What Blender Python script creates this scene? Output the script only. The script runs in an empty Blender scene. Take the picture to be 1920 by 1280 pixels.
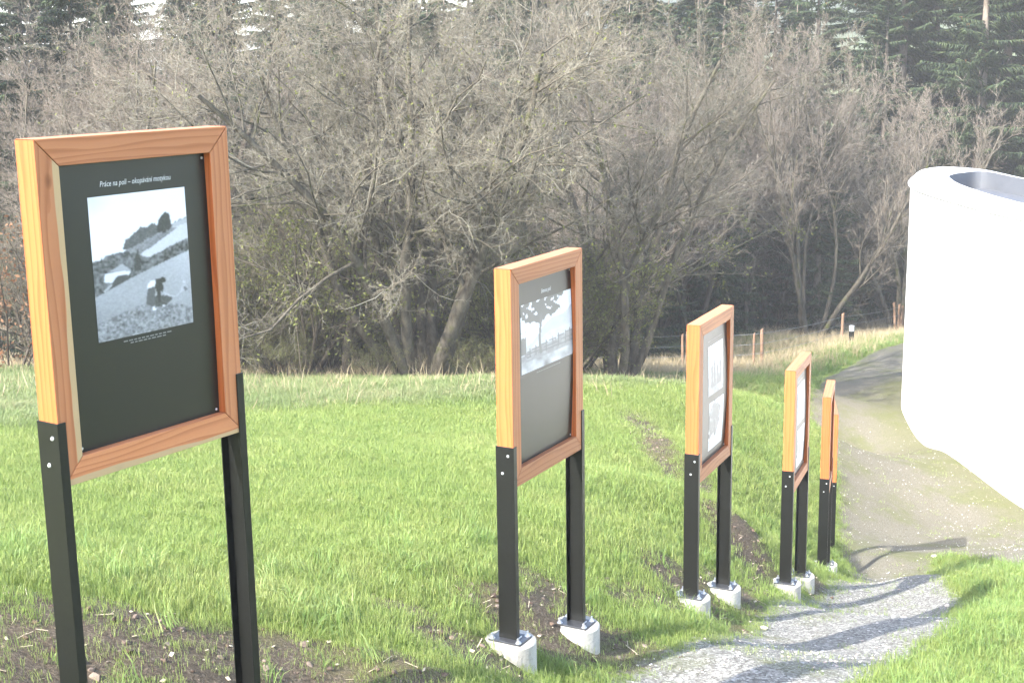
import bpy, bmesh, math, random
import numpy as np
from mathutils import Vector, Matrix
PI = math.pi
rng = random.Random(7)
nr = np.random.RandomState(11)
scene = bpy.context.scene
col = scene.collection

# ------------------------------------------------------------------ camera
PITCH, ROLL, FPX = .2051, -.0163, 2571.3
cam = bpy.data.objects.new('camera', bpy.data.cameras.new('camera'))
col.objects.link(cam)
cam.data.sensor_width = 36; cam.data.lens = 36 * FPX / 1920
cam.data.clip_start = .05; cam.data.clip_end = 5000
_f = Vector((0, math.cos(PITCH), -math.sin(PITCH))); _u = Vector((0, math.sin(PITCH), math.cos(PITCH))); _x = Vector((1, 0, 0))
_X = _x * math.cos(ROLL) + _u * math.sin(ROLL); _U = _u * math.cos(ROLL) - _x * math.sin(ROLL)
cam.matrix_world = Matrix(((_X.x, _U.x, -_f.x, 0), (_X.y, _U.y, -_f.y, 0), (_X.z, _U.z, -_f.z, 0), (0, 0, 0, 1)))
scene.camera = cam

# ------------------------------------------------------------------ light
TO_SUN = Vector((-.575, -.545, .61)).normalized()
world = bpy.data.worlds.new('World'); scene.world = world; world.use_nodes = True
wn = world.node_tree.nodes; wl = world.node_tree.links
sky = wn.new('ShaderNodeTexSky'); sky.sky_type = 'NISHITA'; sky.sun_disc = False
sky.sun_elevation = math.asin(TO_SUN.z); sky.sun_rotation = math.atan2(TO_SUN.x, TO_SUN.y) % (2 * PI)
sky.air_density = 1.0; sky.dust_density = 2.5; sky.ozone_density = 1.0; sky.altitude = 500
wl.new(sky.outputs[0], wn['Background'].inputs['Color'])
wn['Background'].inputs['Strength'].default_value = .15
sun = bpy.data.objects.new('sun', bpy.data.lights.new('sun', 'SUN')); col.objects.link(sun)
sun.data.energy = 3.3; sun.data.angle = math.radians(.6); sun.data.color = (1, .965, .905)
sun.rotation_euler = TO_SUN.to_track_quat('Z', 'Y').to_euler()
scene.cycles.use_adaptive_sampling = True; scene.cycles.adaptive_threshold = .03; scene.cycles.max_bounces = 4; scene.cycles.diffuse_bounces = 2; scene.cycles.glossy_bounces = 2; scene.cycles.transmission_bounces = 3; scene.cycles.transparent_max_bounces = 4
vs = scene.view_settings
vs.view_transform = 'Standard'; vs.look = 'None'; vs.exposure = 2.42; vs.gamma = 1; vs.use_curve_mapping = False

# ------------------------------------------------------------------ helpers
def tag(o, label=None, cat=None, group=None, kind=None):
    if label: o['label'] = label
    if cat: o['category'] = cat
    if group: o['group'] = group
    if kind: o['kind'] = kind
    return o

def empty(name, loc=(0, 0, 0), rz=0):
    o = bpy.data.objects.new(name, None); o.empty_display_size = .2
    col.objects.link(o); o.location = loc; o.rotation_euler = (0, 0, rz)
    return o

def link(name, me, mats=None, parent=None):
    o = bpy.data.objects.new(name, me); col.objects.link(o)
    if mats is not None:
        for m in (mats if isinstance(mats, (list, tuple)) else [mats]): me.materials.append(m)
    if parent: o.parent = parent
    return o

def pymesh(name, V, F, smooth=False):
    me = bpy.data.meshes.new(name)
    me.from_pydata([tuple(v) for v in V] if not isinstance(V, np.ndarray) else V.tolist(), [], F if isinstance(F, list) else F.tolist())
    me.update()
    if smooth: me.shade_smooth()
    return me

class MB:
    """collects simple shapes into one mesh"""
    def __init__(s): s.V = []; s.F = []
    def add(s, V, F):
        n = len(s.V); s.V += [tuple(v) for v in V]; s.F += [tuple(i + n for i in f) for f in F]
    def box(s, a, b):
        (x0, y0, z0), (x1, y1, z1) = a, b
        s.add([(x0,y0,z0),(x1,y0,z0),(x1,y1,z0),(x0,y1,z0),(x0,y0,z1),(x1,y0,z1),(x1,y1,z1),(x0,y1,z1)],
              [(3,2,1,0),(4,5,6,7),(0,1,5,4),(1,2,6,5),(2,3,7,6),(3,0,4,7)])
    def prism(s, poly, z0, z1):
        n = len(poly)
        s.add([(x, y, z0) for x, y in poly] + [(x, y, z1) for x, y in poly],
              [tuple(range(n - 1, -1, -1)), tuple(range(n, 2 * n))] + [(i, (i + 1) % n, n + (i + 1) % n, n + i) for i in range(n)])
    def cyl(s, c, r, z0, z1, n=16, r1=None):
        r1 = r if r1 is None else r1
        n0 = len(s.V)
        s.add([(c[0] + r * math.cos(2*PI*i/n), c[1] + r * math.sin(2*PI*i/n), z0) for i in range(n)] +
              [(c[0] + r1 * math.cos(2*PI*i/n), c[1] + r1 * math.sin(2*PI*i/n), z1) for i in range(n)],
              [tuple(range(n - 1, -1, -1)), tuple(range(n, 2 * n))] + [(i, (i + 1) % n, n + (i + 1) % n, n + i) for i in range(n)])
    def disc_y(s, c, r, d, n=10, axis='y'):
        # little screw head facing -axis
        x, y, z = c
        ring = []
        for k in range(n):
            a = 2*PI*k/n; ring.append((math.cos(a)*r, math.sin(a)*r))
        if axis == 'y':
            V = [(x+p, y, z+q) for p, q in ring] + [(x+p*.7, y-d, z+q*.7) for p, q in ring]
        else:
            V = [(x, y+p, z+q) for p, q in ring] + [(x-d, y+p*.7, z+q*.7) for p, q in ring]
        s.add(V, [(i, (i+1)%n, n+(i+1)%n, n+i) for i in range(n)] + [tuple(range(n, 2*n))])
    def mesh(s, name, bevel=0, smooth=False):
        me = bpy.data.meshes.new(name); me.from_pydata(s.V, [], s.F)
        bm = bmesh.new(); bm.from_mesh(me)
        bmesh.ops.recalc_face_normals(bm, faces=bm.faces)
        if bevel: bmesh.ops.bevel(bm, geom=[e for e in bm.edges if len(e.link_faces) == 2 and e.calc_face_angle(0) > .5], offset=bevel, segments=2, profile=.5, affect='EDGES', clamp_overlap=True)
        bm.to_mesh(me); bm.free()
        if smooth: me.shade_smooth()
        return me
    def obj(s, name, mat, parent=None, bevel=0, smooth=False):
        return link(name, s.mesh(name, bevel, smooth), mat, parent)

def vnoise(x, y, seed=0):
    x = np.asarray(x, float); y = np.asarray(y, float)
    xi = np.floor(x).astype(np.int64); yi = np.floor(y).astype(np.int64)
    fx = x - xi; fy = y - yi; fx = fx*fx*(3-2*fx); fy = fy*fy*(3-2*fy)
    def h(a, b):
        n = (a * 374761393 + b * 668265263 + seed * 982451653) & 0xffffffff
        n = ((n ^ (n >> 13)) * 1274126177) & 0xffffffff
        return ((n ^ (n >> 16)) & 0xffff) / 65535.
    return (h(xi, yi)*(1-fx) + h(xi+1, yi)*fx)*(1-fy) + (h(xi, yi+1)*(1-fx) + h(xi+1, yi+1)*fx)*fy
def fbm(x, y, seed=0, o=4):
    r = 0; a = .5; t = 0
    for i in range(o):
        r = r + a * vnoise(x, y, seed + i); t += a; x = x * 2.03 + 5.1; y = y * 2.03 + 1.7; a *= .5
    return r / t
def inpoly(x, y, poly):
    x = np.asarray(x); r = np.zeros(x.shape, bool); n = len(poly)
    for i in range(n):
        x0, y0 = poly[i]; x1, y1 = poly[(i+1) % n]
        if y0 == y1: continue
        c = ((y0 > y) != (y1 > y)) & (x < (x1-x0)*(y-y0)/(y1-y0) + x0)
        r ^= c
    return r
def segdist(x, y, poly, closed=True):
    d = np.full(np.shape(x), 1e9); n = len(poly)
    for i in range(n if closed else n-1):
        x0, y0 = poly[i]; x1, y1 = poly[(i+1) % n]; dx, dy = x1-x0, y1-y0
        t = np.clip(((x-x0)*dx + (y-y0)*dy)/(dx*dx+dy*dy+1e-12), 0, 1)
        d = np.minimum(d, np.hypot(x-x0-t*dx, y-y0-t*dy))
    return d

# ------------------------------------------------------------------ materials
def mat(name, rough=.8, spec=.3):
    m = bpy.data.materials.new(name); m.use_nodes = True
    nt = m.node_tree; b = nt.nodes['Principled BSDF']
    b.inputs['Roughness'].default_value = rough
    b.inputs['Specular IOR Level'].default_value = spec
    return m, nt, nt.nodes, nt.links, b
def N(nt, t, **k):
    n = nt.nodes.new(t)
    for a, v in k.items():
        if a in n.inputs: n.inputs[a].default_value = v
        else: setattr(n, a, v)
    return n
def noise(nt, scale, detail=4, rough=.6, vec=None, dist=0):
    n = N(nt, 'ShaderNodeTexNoise'); n.inputs['Scale'].default_value = scale; n.inputs['Detail'].default_value = detail
    n.inputs['Roughness'].default_value = rough; n.inputs['Distortion'].default_value = dist
    if vec is not None: nt.links.new(vec, n.inputs['Vector'])
    return n
def ramp(nt, fac, stops):
    r = N(nt, 'ShaderNodeValToRGB'); cr = r.color_ramp
    while len(cr.elements) < len(stops): cr.elements.new(.5)
    for e, (p, c) in zip(cr.elements, stops):
        e.position = p; e.color = (*c, 1) if len(c) == 3 else c
    nt.links.new(fac, r.inputs['Fac']); return r
def mix(nt, fac, a, b, mode='MIX'):
    m = N(nt, 'ShaderNodeMix', data_type='RGBA', blend_type=mode)
    for s, v in ((m.inputs['Factor'], fac), (m.inputs['A'], a), (m.inputs['B'], b)):
        pass
    def put(sock, v):
        if hasattr(v, 'is_output'): nt.links.new(v, sock)
        elif isinstance(v, (int, float)): sock.default_value = v
        else: sock.default_value = (*v, 1)
    put(m.inputs[0], fac); put(m.inputs[6], a); put(m.inputs[7], b)
    return m.outputs[2]
def math_(nt, op, a, b=None, clamp=False):
    m = N(nt, 'ShaderNodeMath', operation=op, use_clamp=clamp)
    for i, v in enumerate((a, b)):
        if v is None: continue
        if hasattr(v, 'is_output'): nt.links.new(v, m.inputs[i])
        else: m.inputs[i].default_value = v
    return m.outputs[0]
def bump(nt, b, h, strength=.3, dist=.01):
    n = N(nt, 'ShaderNodeBump'); n.inputs['Strength'].default_value = strength; n.inputs['Distance'].default_value = dist
    nt.links.new(h, n.inputs['Height']); nt.links.new(n.outputs[0], b.inputs['Normal'])
def plain(name, c, rough=.7, spec=.3, var=.15, scale=20, metal=0, bmp=0):
    m, nt, n, l, b = mat(name, rough, spec)
    b.inputs['Metallic'].default_value = metal
    tc = N(nt, 'ShaderNodeTexCoord'); ns = noise(nt, scale, 4, .6, tc.outputs['Object'])
    r = ramp(nt, ns.outputs['Fac'], [(.25, tuple(x*(1-var) for x in c)), (.75, tuple(min(1, x*(1+var)) for x in c))])
    l.new(r.outputs[0], b.inputs['Base Color'])
    if bmp: bump(nt, b, ns.outputs['Fac'], bmp, .005)
    return m

def wood_mat(name, axis, sap=None, heart=False):
    """larch: grain stretched along one axis, random offset for every piece, knots; sap = (axis, position, sign) of a pale sapwood strip"""
    m, nt, n, l, b = mat(name, .55, .35)
    tc = N(nt, 'ShaderNodeTexCoord'); oi = N(nt, 'ShaderNodeObjectInfo')
    add = N(nt, 'ShaderNodeVectorMath', operation='ADD')
    sc = N(nt, 'ShaderNodeVectorMath', operation='SCALE'); 
    cb = N(nt, 'ShaderNodeCombineXYZ')
    for i in range(3): l.new(oi.outputs['Random'], cb.inputs[i])
    l.new(cb.outputs[0], sc.inputs[0]); sc.inputs['Scale'].default_value = 13.0
    l.new(tc.outputs['Object'], add.inputs[0]); l.new(sc.outputs[0], add.inputs[1])
    mp = N(nt, 'ShaderNodeMapping')
    s = [1, 1, 1]; s['xyz'.index(axis)] = .09
    mp.inputs['Scale'].default_value = s
    l.new(add.outputs[0], mp.inputs['Vector'])
    warp = noise(nt, 5, 2, .5, mp.outputs[0])
    wv = N(nt, 'ShaderNodeTexWave', wave_type='RINGS', wave_profile='SAW', rings_direction=('X' if axis == 'x' else 'Z'))
    wv.inputs['Scale'].default_value = 15; wv.inputs['Distortion'].default_value = 11; wv.inputs['Detail'].default_value = 2; wv.inputs['Detail Scale'].default_value = .8
    l.new(mp.outputs[0], wv.inputs['Vector'])
    c1 = ramp(nt, wv.outputs['Fac'], [(0, (.48, .200, .088)), (.55, (.46, .180, .076)), (.9, (.36, .128, .050)), (1, (.43, .162, .066))])
    big = noise(nt, 3.0, 3, .5, mp.outputs[0])
    c2 = ramp(nt, big.outputs['Fac'], [(.3, (.82, .80, .78)), (.7, (1.12, 1.08, 1.05))])
    c = mix(nt, 1.0, c1.outputs[0], c2.outputs[0], 'MULTIPLY')
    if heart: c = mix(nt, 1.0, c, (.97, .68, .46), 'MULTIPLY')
    hs = N(nt, 'ShaderNodeHueSaturation'); l.new(c, hs.inputs['Color'])
    l.new(math_(nt, 'ADD', math_(nt, 'MULTIPLY', oi.outputs['Random'], .25), .88), hs.inputs['Value'])
    c = hs.outputs[0]
    # knots
    mp2 = N(nt, 'ShaderNodeMapping'); s2 = [1, 1, 1]; s2['xyz'.index(axis)] = .55; mp2.inputs['Scale'].default_value = s2
    l.new(add.outputs[0], mp2.inputs['Vector'])
    vo = N(nt, 'ShaderNodeTexVoronoi'); vo.inputs['Scale'].default_value = 7.5; l.new(mp2.outputs[0], vo.inputs['Vector'])
    sep = N(nt, 'ShaderNodeSeparateColor'); l.new(vo.outputs['Color'], sep.inputs[0])
    pick = math_(nt, 'GREATER_THAN', sep.outputs[0], .72)
    kn = ramp(nt, vo.outputs['Distance'], [(.03, (1, 1, 1)), (.085, (.55, .55, .55)), (.13, (0, 0, 0))])
    c = mix(nt, math_(nt, 'MULTIPLY', math_(nt, 'MULTIPLY', kn.outputs[0], pick), .85), c, (.20, .065, .022))
    if sap:
        ax, pos, sg = sap
        sx = N(nt, 'ShaderNodeSeparateXYZ'); l.new(tc.outputs['Object'], sx.inputs[0])
        mps = N(nt, 'ShaderNodeMapping'); s3 = [.01, .01, .01]; s3['xyz'.index(axis)] = 2.2; mps.inputs['Scale'].default_value = s3
        l.new(tc.outputs['Object'], mps.inputs['Vector']); wob = noise(nt, 1.0, 2, .4, mps.outputs[0])
        v = math_(nt, 'ADD', sx.outputs['xyz'.index(ax)], math_(nt, 'MULTIPLY', math_(nt, 'SUBTRACT', wob.outputs['Fac'], .5), .05))
        f = math_(nt, 'MULTIPLY', math_(nt, 'SUBTRACT', v, pos), 260 * sg, True)
        f = math_(nt, 'MULTIPLY', f, .9)
        c = mix(nt, f, c, (.48, .34, .18))
    l.new(c, b.inputs['Base Color'])
    fine = noise(nt, 60, 3, .6, mp.outputs[0])
    bump(nt, b, fine.outputs['Fac'], .12, .002)
    return m
M_woodZ = wood_mat('larch_upright', 'z'); M_woodX = wood_mat('larch_crosswise', 'x')
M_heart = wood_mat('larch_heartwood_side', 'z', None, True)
M_woodZs = wood_mat('larch_upright_sapwood', 'z', ('x', .066, 1)); M_woodXs = wood_mat('larch_crosswise_sapwood', 'x', ('z', .024, -1))
M_black = plain('black_powder_coat', (.0055, .006, .0052), .42, .4, .25, 60, 0, .03)
M_board, nt, n, l, b = mat('printed_board', .36, .6); b.inputs['Base Color'].default_value = (.0095, .009, .009, 1)
M_plate = plain('dark_steel_plate', (.06, .065, .075), .35, .6, .3, 30, .6)
M_zinc = plain('galvanised_steel', (.62, .63, .65), .3, .5, .15, 80, .85)
M_screw = plain('stainless_screw', (.7, .7, .7), .3, .5, .1, 80, .6)
def concrete():
    m, nt, n, l, b = mat('cast_concrete', .9, .2)
    tc = N(nt, 'ShaderNodeTexCoord'); a = noise(nt, 6, 5, .6, tc.outputs['Object']); f = noise(nt, 70, 4, .7, tc.outputs['Object'])
    c1 = ramp(nt, a.outputs['Fac'], [(.3, (.36, .33, .28)), (.7, (.50, .475, .42))])
    c2 = ramp(nt, f.outputs['Fac'], [(.3, (.6, .6, .6)), (.5, (1, 1, 1))])
    l.new(mix(nt, .7, c1.outputs[0], c2.outputs[0], 'MULTIPLY'), b.inputs['Base Color'])
    bump(nt, b, f.outputs['Fac'], .5, .006); return m
M_conc = concrete()
def print_mat():
    m, nt, n, l, b = mat('printed_photograph', .36, .75)
    a = N(nt, 'ShaderNodeVertexColor', layer_name='print'); l.new(a.outputs[0], b.inputs['Base Color']); return m
M_print = print_mat()
M_letter = plain('white_print', (.62, .62, .62), .35, .5, .02)
M_cap = plain('grey_small_print', (.22, .22, .22), .35, .5, .02)
def bark(name, c0, c1, moss=.0, scale=9):
    m, nt, n, l, b = mat(name, .95, .1)
    tc = N(nt, 'ShaderNodeTexCoord'); g = N(nt, 'ShaderNodeNewGeometry')
    mp = N(nt, 'ShaderNodeMapping'); mp.inputs['Scale'].default_value = (1, 1, .35); l.new(tc.outputs['Object'], mp.inputs['Vector'])
    a = noise(nt, scale, 5, .7, mp.outputs[0]); r = ramp(nt, a.outputs['Fac'], [(.3, c0), (.7, c1)])
    c = r.outputs[0]
    oi = N(nt, 'ShaderNodeObjectInfo')
    hs = N(nt, 'ShaderNodeHueSaturation'); l.new(c, hs.inputs['Color']); l.new(math_(nt, 'ADD', math_(nt, 'MULTIPLY', oi.outputs['Random'], .5), .75), hs.inputs['Value']); c = hs.outputs[0]
    if moss:
        k = noise(nt, 2.2, 4, .6, tc.outputs['Object']); f = math_(nt, 'MULTIPLY', math_(nt, 'SUBTRACT', k.outputs['Fac'], .62 - moss), 9, True)
        c = mix(nt, math_(nt, 'MULTIPLY', f, .75), c, (.060, .068, .016))
    l.new(c, b.inputs['Base Color']); bump(nt, b, a.outputs['Fac'], .6, .03); return m
M_bark = bark('mossy_grey_bark', (.05, .042, .032), (.15, .135, .105), .06)
M_barkd = bark('dark_bark', (.035, .028, .022), (.095, .08, .062), .04)
M_barkr = bark('spruce_bark', (.09, .07, .055), (.22, .19, .16), 0)
def twigmat(name, cs):
    m, nt, n, l, b = mat(name, .9, .1)
    g = N(nt, 'ShaderNodeNewGeometry'); oi = N(nt, 'ShaderNodeObjectInfo')
    tc = N(nt, 'ShaderNodeTexCoord'); k = noise(nt, .8, 3, .6, tc.outputs['Object'])
    f = math_(nt, 'ADD', math_(nt, 'MULTIPLY', g.outputs['Random Per Island'], .6), math_(nt, 'MULTIPLY', k.outputs['Fac'], .4))
    r = ramp(nt, f, [(i/(len(cs)-1)*.8+.1, c) for i, c in enumerate(cs)])
    hs = N(nt, 'ShaderNodeHueSaturation'); l.new(r.outputs[0], hs.inputs['Color']); l.new(math_(nt, 'ADD', math_(nt, 'MULTIPLY', oi.outputs['Random'], .35), .82), hs.inputs['Value'])
    l.new(hs.outputs[0], b.inputs['Base Color']); return m
M_twig = twigmat('lichen_grey_twigs', [(.085, .069, .05), (.13, .114, .085), (.185, .172, .134), (.27, .262, .215)])
M_twigp = twigmat('pale_pinkish_twigs', [(.095, .073, .055), (.145, .118, .092), (.205, .178, .144), (.30, .28, .235)])
M_twigd = twigmat('brown_twigs', [(.065, .052, .034), (.10, .087, .058), (.14, .127, .088), (.20, .188, .145)])
def leafmat(name, cs, trans=.35, rough=.6):
    m, nt, n, l, b = mat(name, rough, .3)
    g = N(nt, 'ShaderNodeNewGeometry'); r = ramp(nt, g.outputs['Random Per Island'], [(i/(len(cs)-1), c) for i, c in enumerate(cs)])
    l.new(r.outputs[0], b.inputs['Base Color'])
    t = N(nt, 'ShaderNodeBsdfTranslucent'); l.new(r.outputs[0], t.inputs[0]); ms = N(nt, 'ShaderNodeMixShader'); ms.inputs[0].default_value = trans
    l.new(b.outputs[0], ms.inputs[1]); l.new(t.outputs[0], ms.inputs[2]); l.new(ms.outputs[0], n['Material Output'].inputs[0]); return m
M_bud = leafmat('young_spring_leaves', [(.10, .125, .025), (.16, .18, .04), (.22, .23, .07)])
M_beech = leafmat('withered_brown_leaves', [(.13, .055, .022), (.21, .10, .045), (.31, .17, .09)])
M_needle = leafmat('spruce_needles', [(.014, .026, .012), (.024, .042, .018), (.038, .062, .024), (.065, .088, .034)], .12, .55)
M_conem = plain('spruce_cones', (.30, .17, .08), .8)

# ------------------------------------------------------------------ terrain
CP = np.array([(-1.727, 4.53, -2.314), (-1.457, 4.58, -2.524), (-1.234, 5.252, -2.549), (-0.964, 5.302, -2.759), (-0.167, 7.064, -3.163), (0.103, 7.114, -3.373), (0.251, 7.832, -3.397), (0.521, 7.882, -3.607), (1.191, 9.658, -3.993), (1.461, 9.708, -4.203), (1.566, 10.448, -4.228), (1.836, 10.498, -4.438), (2.457, 12.32, -4.966), (2.727, 12.37, -5.176), (2.779, 13.133, -5.2), (3.049, 13.183, -5.41), (3.462, 15.103, -5.934), (3.732, 15.153, -6.144), (3.702, 15.945, -6.169), (3.972, 15.995, -6.379), (4.295, 18.151, -6.958), (4.565, 18.201, -7.168), (4.447, 19.012, -7.193), (4.717, 19.062, -7.403), (1.42, 7.9, -3.69), (2.109, 8.0, -3.82), (2.829, 10.8, -4.627), (2.951, 9.7, -4.335), (4.471, 14.8, -5.896), (5.415, 19.0, -7.274), (5.973, 21.0, -7.721), (7.013, 23.4, -8.007), (7.567, 28.5, -8.528), (8.447, 33.0, -8.493), (10.316, 37.5, -8.737), (12.193, 42.0, -9.025), (3.502, 9.0, -4.277), (4.279, 11.7, -5.034), (5.542, 15.4, -6.15), (7.591, 19.8, -7.485), (-0.891, 5.75, -2.742), (-0.544, 5.9, -2.807), (-0.306, 6.1, -2.879), (-1.106, 7.3, -2.915), (-0.398, 8.3, -3.148), (-1.346, 9.0, -3.203), (-0.483, 10.3, -3.463), (-1.728, 11.7, -3.665), (-2.237, 15.3, -4.279), (-2.831, 19.5, -5.008), (-1.268, 19.5, -5.034), (-2.062, 27.0, -6.376), (-4.972, 27.0, -6.327), (-3.65, 28.5, -6.565), (-10.118, 27.0, -5.998), (-5.493, 14.5, -3.877), (-3.092, 8.0, -2.815), (-2.368, 8.7, -3.078), (-5.495, 18.0, -4.537), (0.56, 10.2, -3.666), (1.252, 14.3, -4.537), (1.357, 18.0, -5.102), (2.006, 21.0, -5.609), (2.075, 27.5, -6.677), (2.344, 13.2, -4.659), (3.254, 18.0, -5.587), (4.05, 23.0, -6.366), (5.093, 26.0, -6.773), (6.961, 30.0, -7.833), (6.789, 31.5, -7.696), (10.113, 41.0, -8.947), (12.907, 44.5, -9.291), (2.023, 34.0, -7.869), (4.872, 39.5, -9.103), (7.852, 42.5, -9.699), (11.92, 49.0, -10.392), (15.548, 54.0, -11.098), (-0.871, 36.0, -8.119), (-3.74, 36.0, -8.071), (-6.608, 36.0, -8.038), (9.15, 24.2, -8.2), (8.75, 27.5, -8.2), (8.8, 30.6, -8.17), (9.5, 33.4, -8.3), (0.0, 1.0, -1.62), (-3.0, 1.0, -1.4), (3.0, 1.5, -2.2), (-4.0, 3.0, -1.75), (5.0, 5.0, -3.3), (6.0, 9.0, -4.3), (12.0, 9.0, -4.8), (12.0, 16.0, -6.6), (16.0, 24.0, -7.9), (20.0, 34.0, -8.9), (-12.0, 10.0, -2.6), (-14.0, 20.0, -4.6), (-16.0, 34.0, -7.6), (0.0, -8.0, 0.0), (-15.0, -6.0, 0.3), (14.0, -6.0, -1.5), (-20.0, 50.0, -9.8), (0.0, 50.0, -10.9), (20.0, 52.0, -10.3), (8.0, 50.0, -10.25), (3.5, 50.0, -10.7), (9.0, 60.0, -11.4), (26.0, 62.0, -11.0), (0.0, 62.0, -11.4), (-22.0, 66.0, -10.5), (-40.0, 40.0, -7.0), (40.0, 40.0, -9.0), (-40.0, 80.0, -9.0), (0.0, 90.0, -10.0), (40.0, 90.0, -10.0)])
def _tps():
    n = len(CP); P = CP[:, :2]; d = np.linalg.norm(P[:, None] - P[None], axis=2)
    K = np.where(d > 0, d*d*np.log(d + 1e-12), 0) + .004*np.eye(n)
    T = np.c_[np.ones(n), P]; A = np.block([[K, T], [T.T, np.zeros((3, 3))]])
    return np.linalg.solve(A, np.r_[CP[:, 2], 0, 0, 0])
WT = _tps()
PADS = []
def _core(x, y):
    x = np.asarray(x, float); y = np.asarray(y, float); z = WT[-3] + WT[-2]*x + WT[-1]*y
    for (cx, cy), w in zip(CP[:, :2], WT[:-3]):
        d2 = (x-cx)**2 + (y-cy)**2
        z = z + w*.5*d2*np.log(d2 + 1e-12)
    return z
def ground(x, y, rough=True):
    x = np.asarray(x, float); y = np.asarray(y, float)
    xc = np.clip(x, -34, 36); yc = np.clip(y, -10, 78)
    z = _core(xc, yc)
    d = np.hypot(x-xc, y-yc)
    z = z - .02*np.minimum(d, 120)
    if rough:
        z = z + .05*(fbm(x*1.1, y*1.1, 3) - .5)*np.clip(1.2 - pathmask(x, y), .25, 1) + .05*(fbm(x*4, y*4, 9) - .5)*dirtmask(x, y)
    return z
PATH = [(.45,7.17),(.83,7.92),(1.28,8.55),(1.91,10.1),(2.6,12.1),(3.33,13.63),(4.3,16.6),(4.95,19.6),(5.3,21.3),(5.7,23.1),(5.9,25.24),(6.7,29.93),(8.3,35.72),(9.78,38.35),(12.4,42.43),(15,45),(22,46),(26,34),(26,15),(18,16.5),(9,17.8),(7.05,18.1),(6.82,18.6),(6.44,19.2),(6.06,18.9),(5.2,16.4),(4.67,14.09),(4.5,13.0),(3.58,10.4),(3.07,9.57),(2.61,8.78),(2.11,7.76),(1.6,6),(1.4,3),(1.3,-5),(-.6,-5),(-.4,3),(.1,6)]
def sdpoly(x, y, poly):
    d = segdist(x, y, poly); return np.where(inpoly(x, y, poly), d, -d)
def pathmask(x, y):
    near = np.clip(.5 + sdpoly(x, y, PATH)/.5, 0, 1)
    return near
DIRT = [(-2.0,5.0,.45,.35,1),(-1.6,5.5,.55,.35,1),(-1.2,5.35,.5,.35,1),(-1.0,5.85,.45,.25,1),(-.6,5.9,.35,.25,.8),(.05,7.75,.4,.35,.9),(.3,8.2,.35,.35,.8),(-.25,6.75,.35,.35,.9),(.15,8.6,.3,.3,.7),(.45,8.0,.5,.35,.9),(-.6,7.1,.35,.2,.5),
        (1.9,17.8,.25,1.6,.85),(1.95,19.8,.35,1.2,.8),(2.3,16.5,.2,1.0,.7),(1.3,10.2,.3,.5,1),(1.45,9.75,.3,.3,.9),(1.75,10.8,.3,.5,.8),(2.2,12.85,.35,.6,.95),(2.45,12.4,.3,.4,.95),(2.1,11.6,.2,.5,.6),(3.0,13.5,.25,.5,.8),(2.75,14.3,.2,.7,.6),(3.6,15.6,.3,.6,.6),(1.0,9.3,.3,.3,.6),(.75,9.0,.3,.3,.5)]
def dirtmask(x, y):
    x = np.asarray(x, float); v = np.zeros(x.shape)
    for cx, cy, rx, ry, s in DIRT: v = np.maximum(v, s*np.exp(-(((x-cx)/rx)**2 + ((y-cy)/ry)**2)*.9))
    return np.clip(v*1.6, 0, 1)
EDGE = [(-40,8),(-5.6,14.6),(-4.8,15.8),(-3.9,18.9),(-2.9,19.9),(-1.7,20.2),(-.3,20.6),(1.2,23.5),(3.2,25.5),(4.3,28.),(6.0,34),(8.4,39),(10.2,42),(15.3,52.7),(15.3,58),(60,60),(60,90),(-40,90)]
WOODS = [(-60,24),(-8,26.5),(-5.5,27.4),(-1.9,28.2),(.6,29.3),(.6,30.5),(-3,30.5),(-9,33),(-9,44),(-2,48),(4,50),(10,51.5),(16,55),(30,58),(60,60),(60,120),(-60,120)]
def roughmask(x, y): return np.clip(.5 + sdpoly(x, y, EDGE)/2.0, 0, 1)
def woodmask(x, y): return np.clip(.5 + sdpoly(x, y, WOODS)/2.5, 0, 1)

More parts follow.
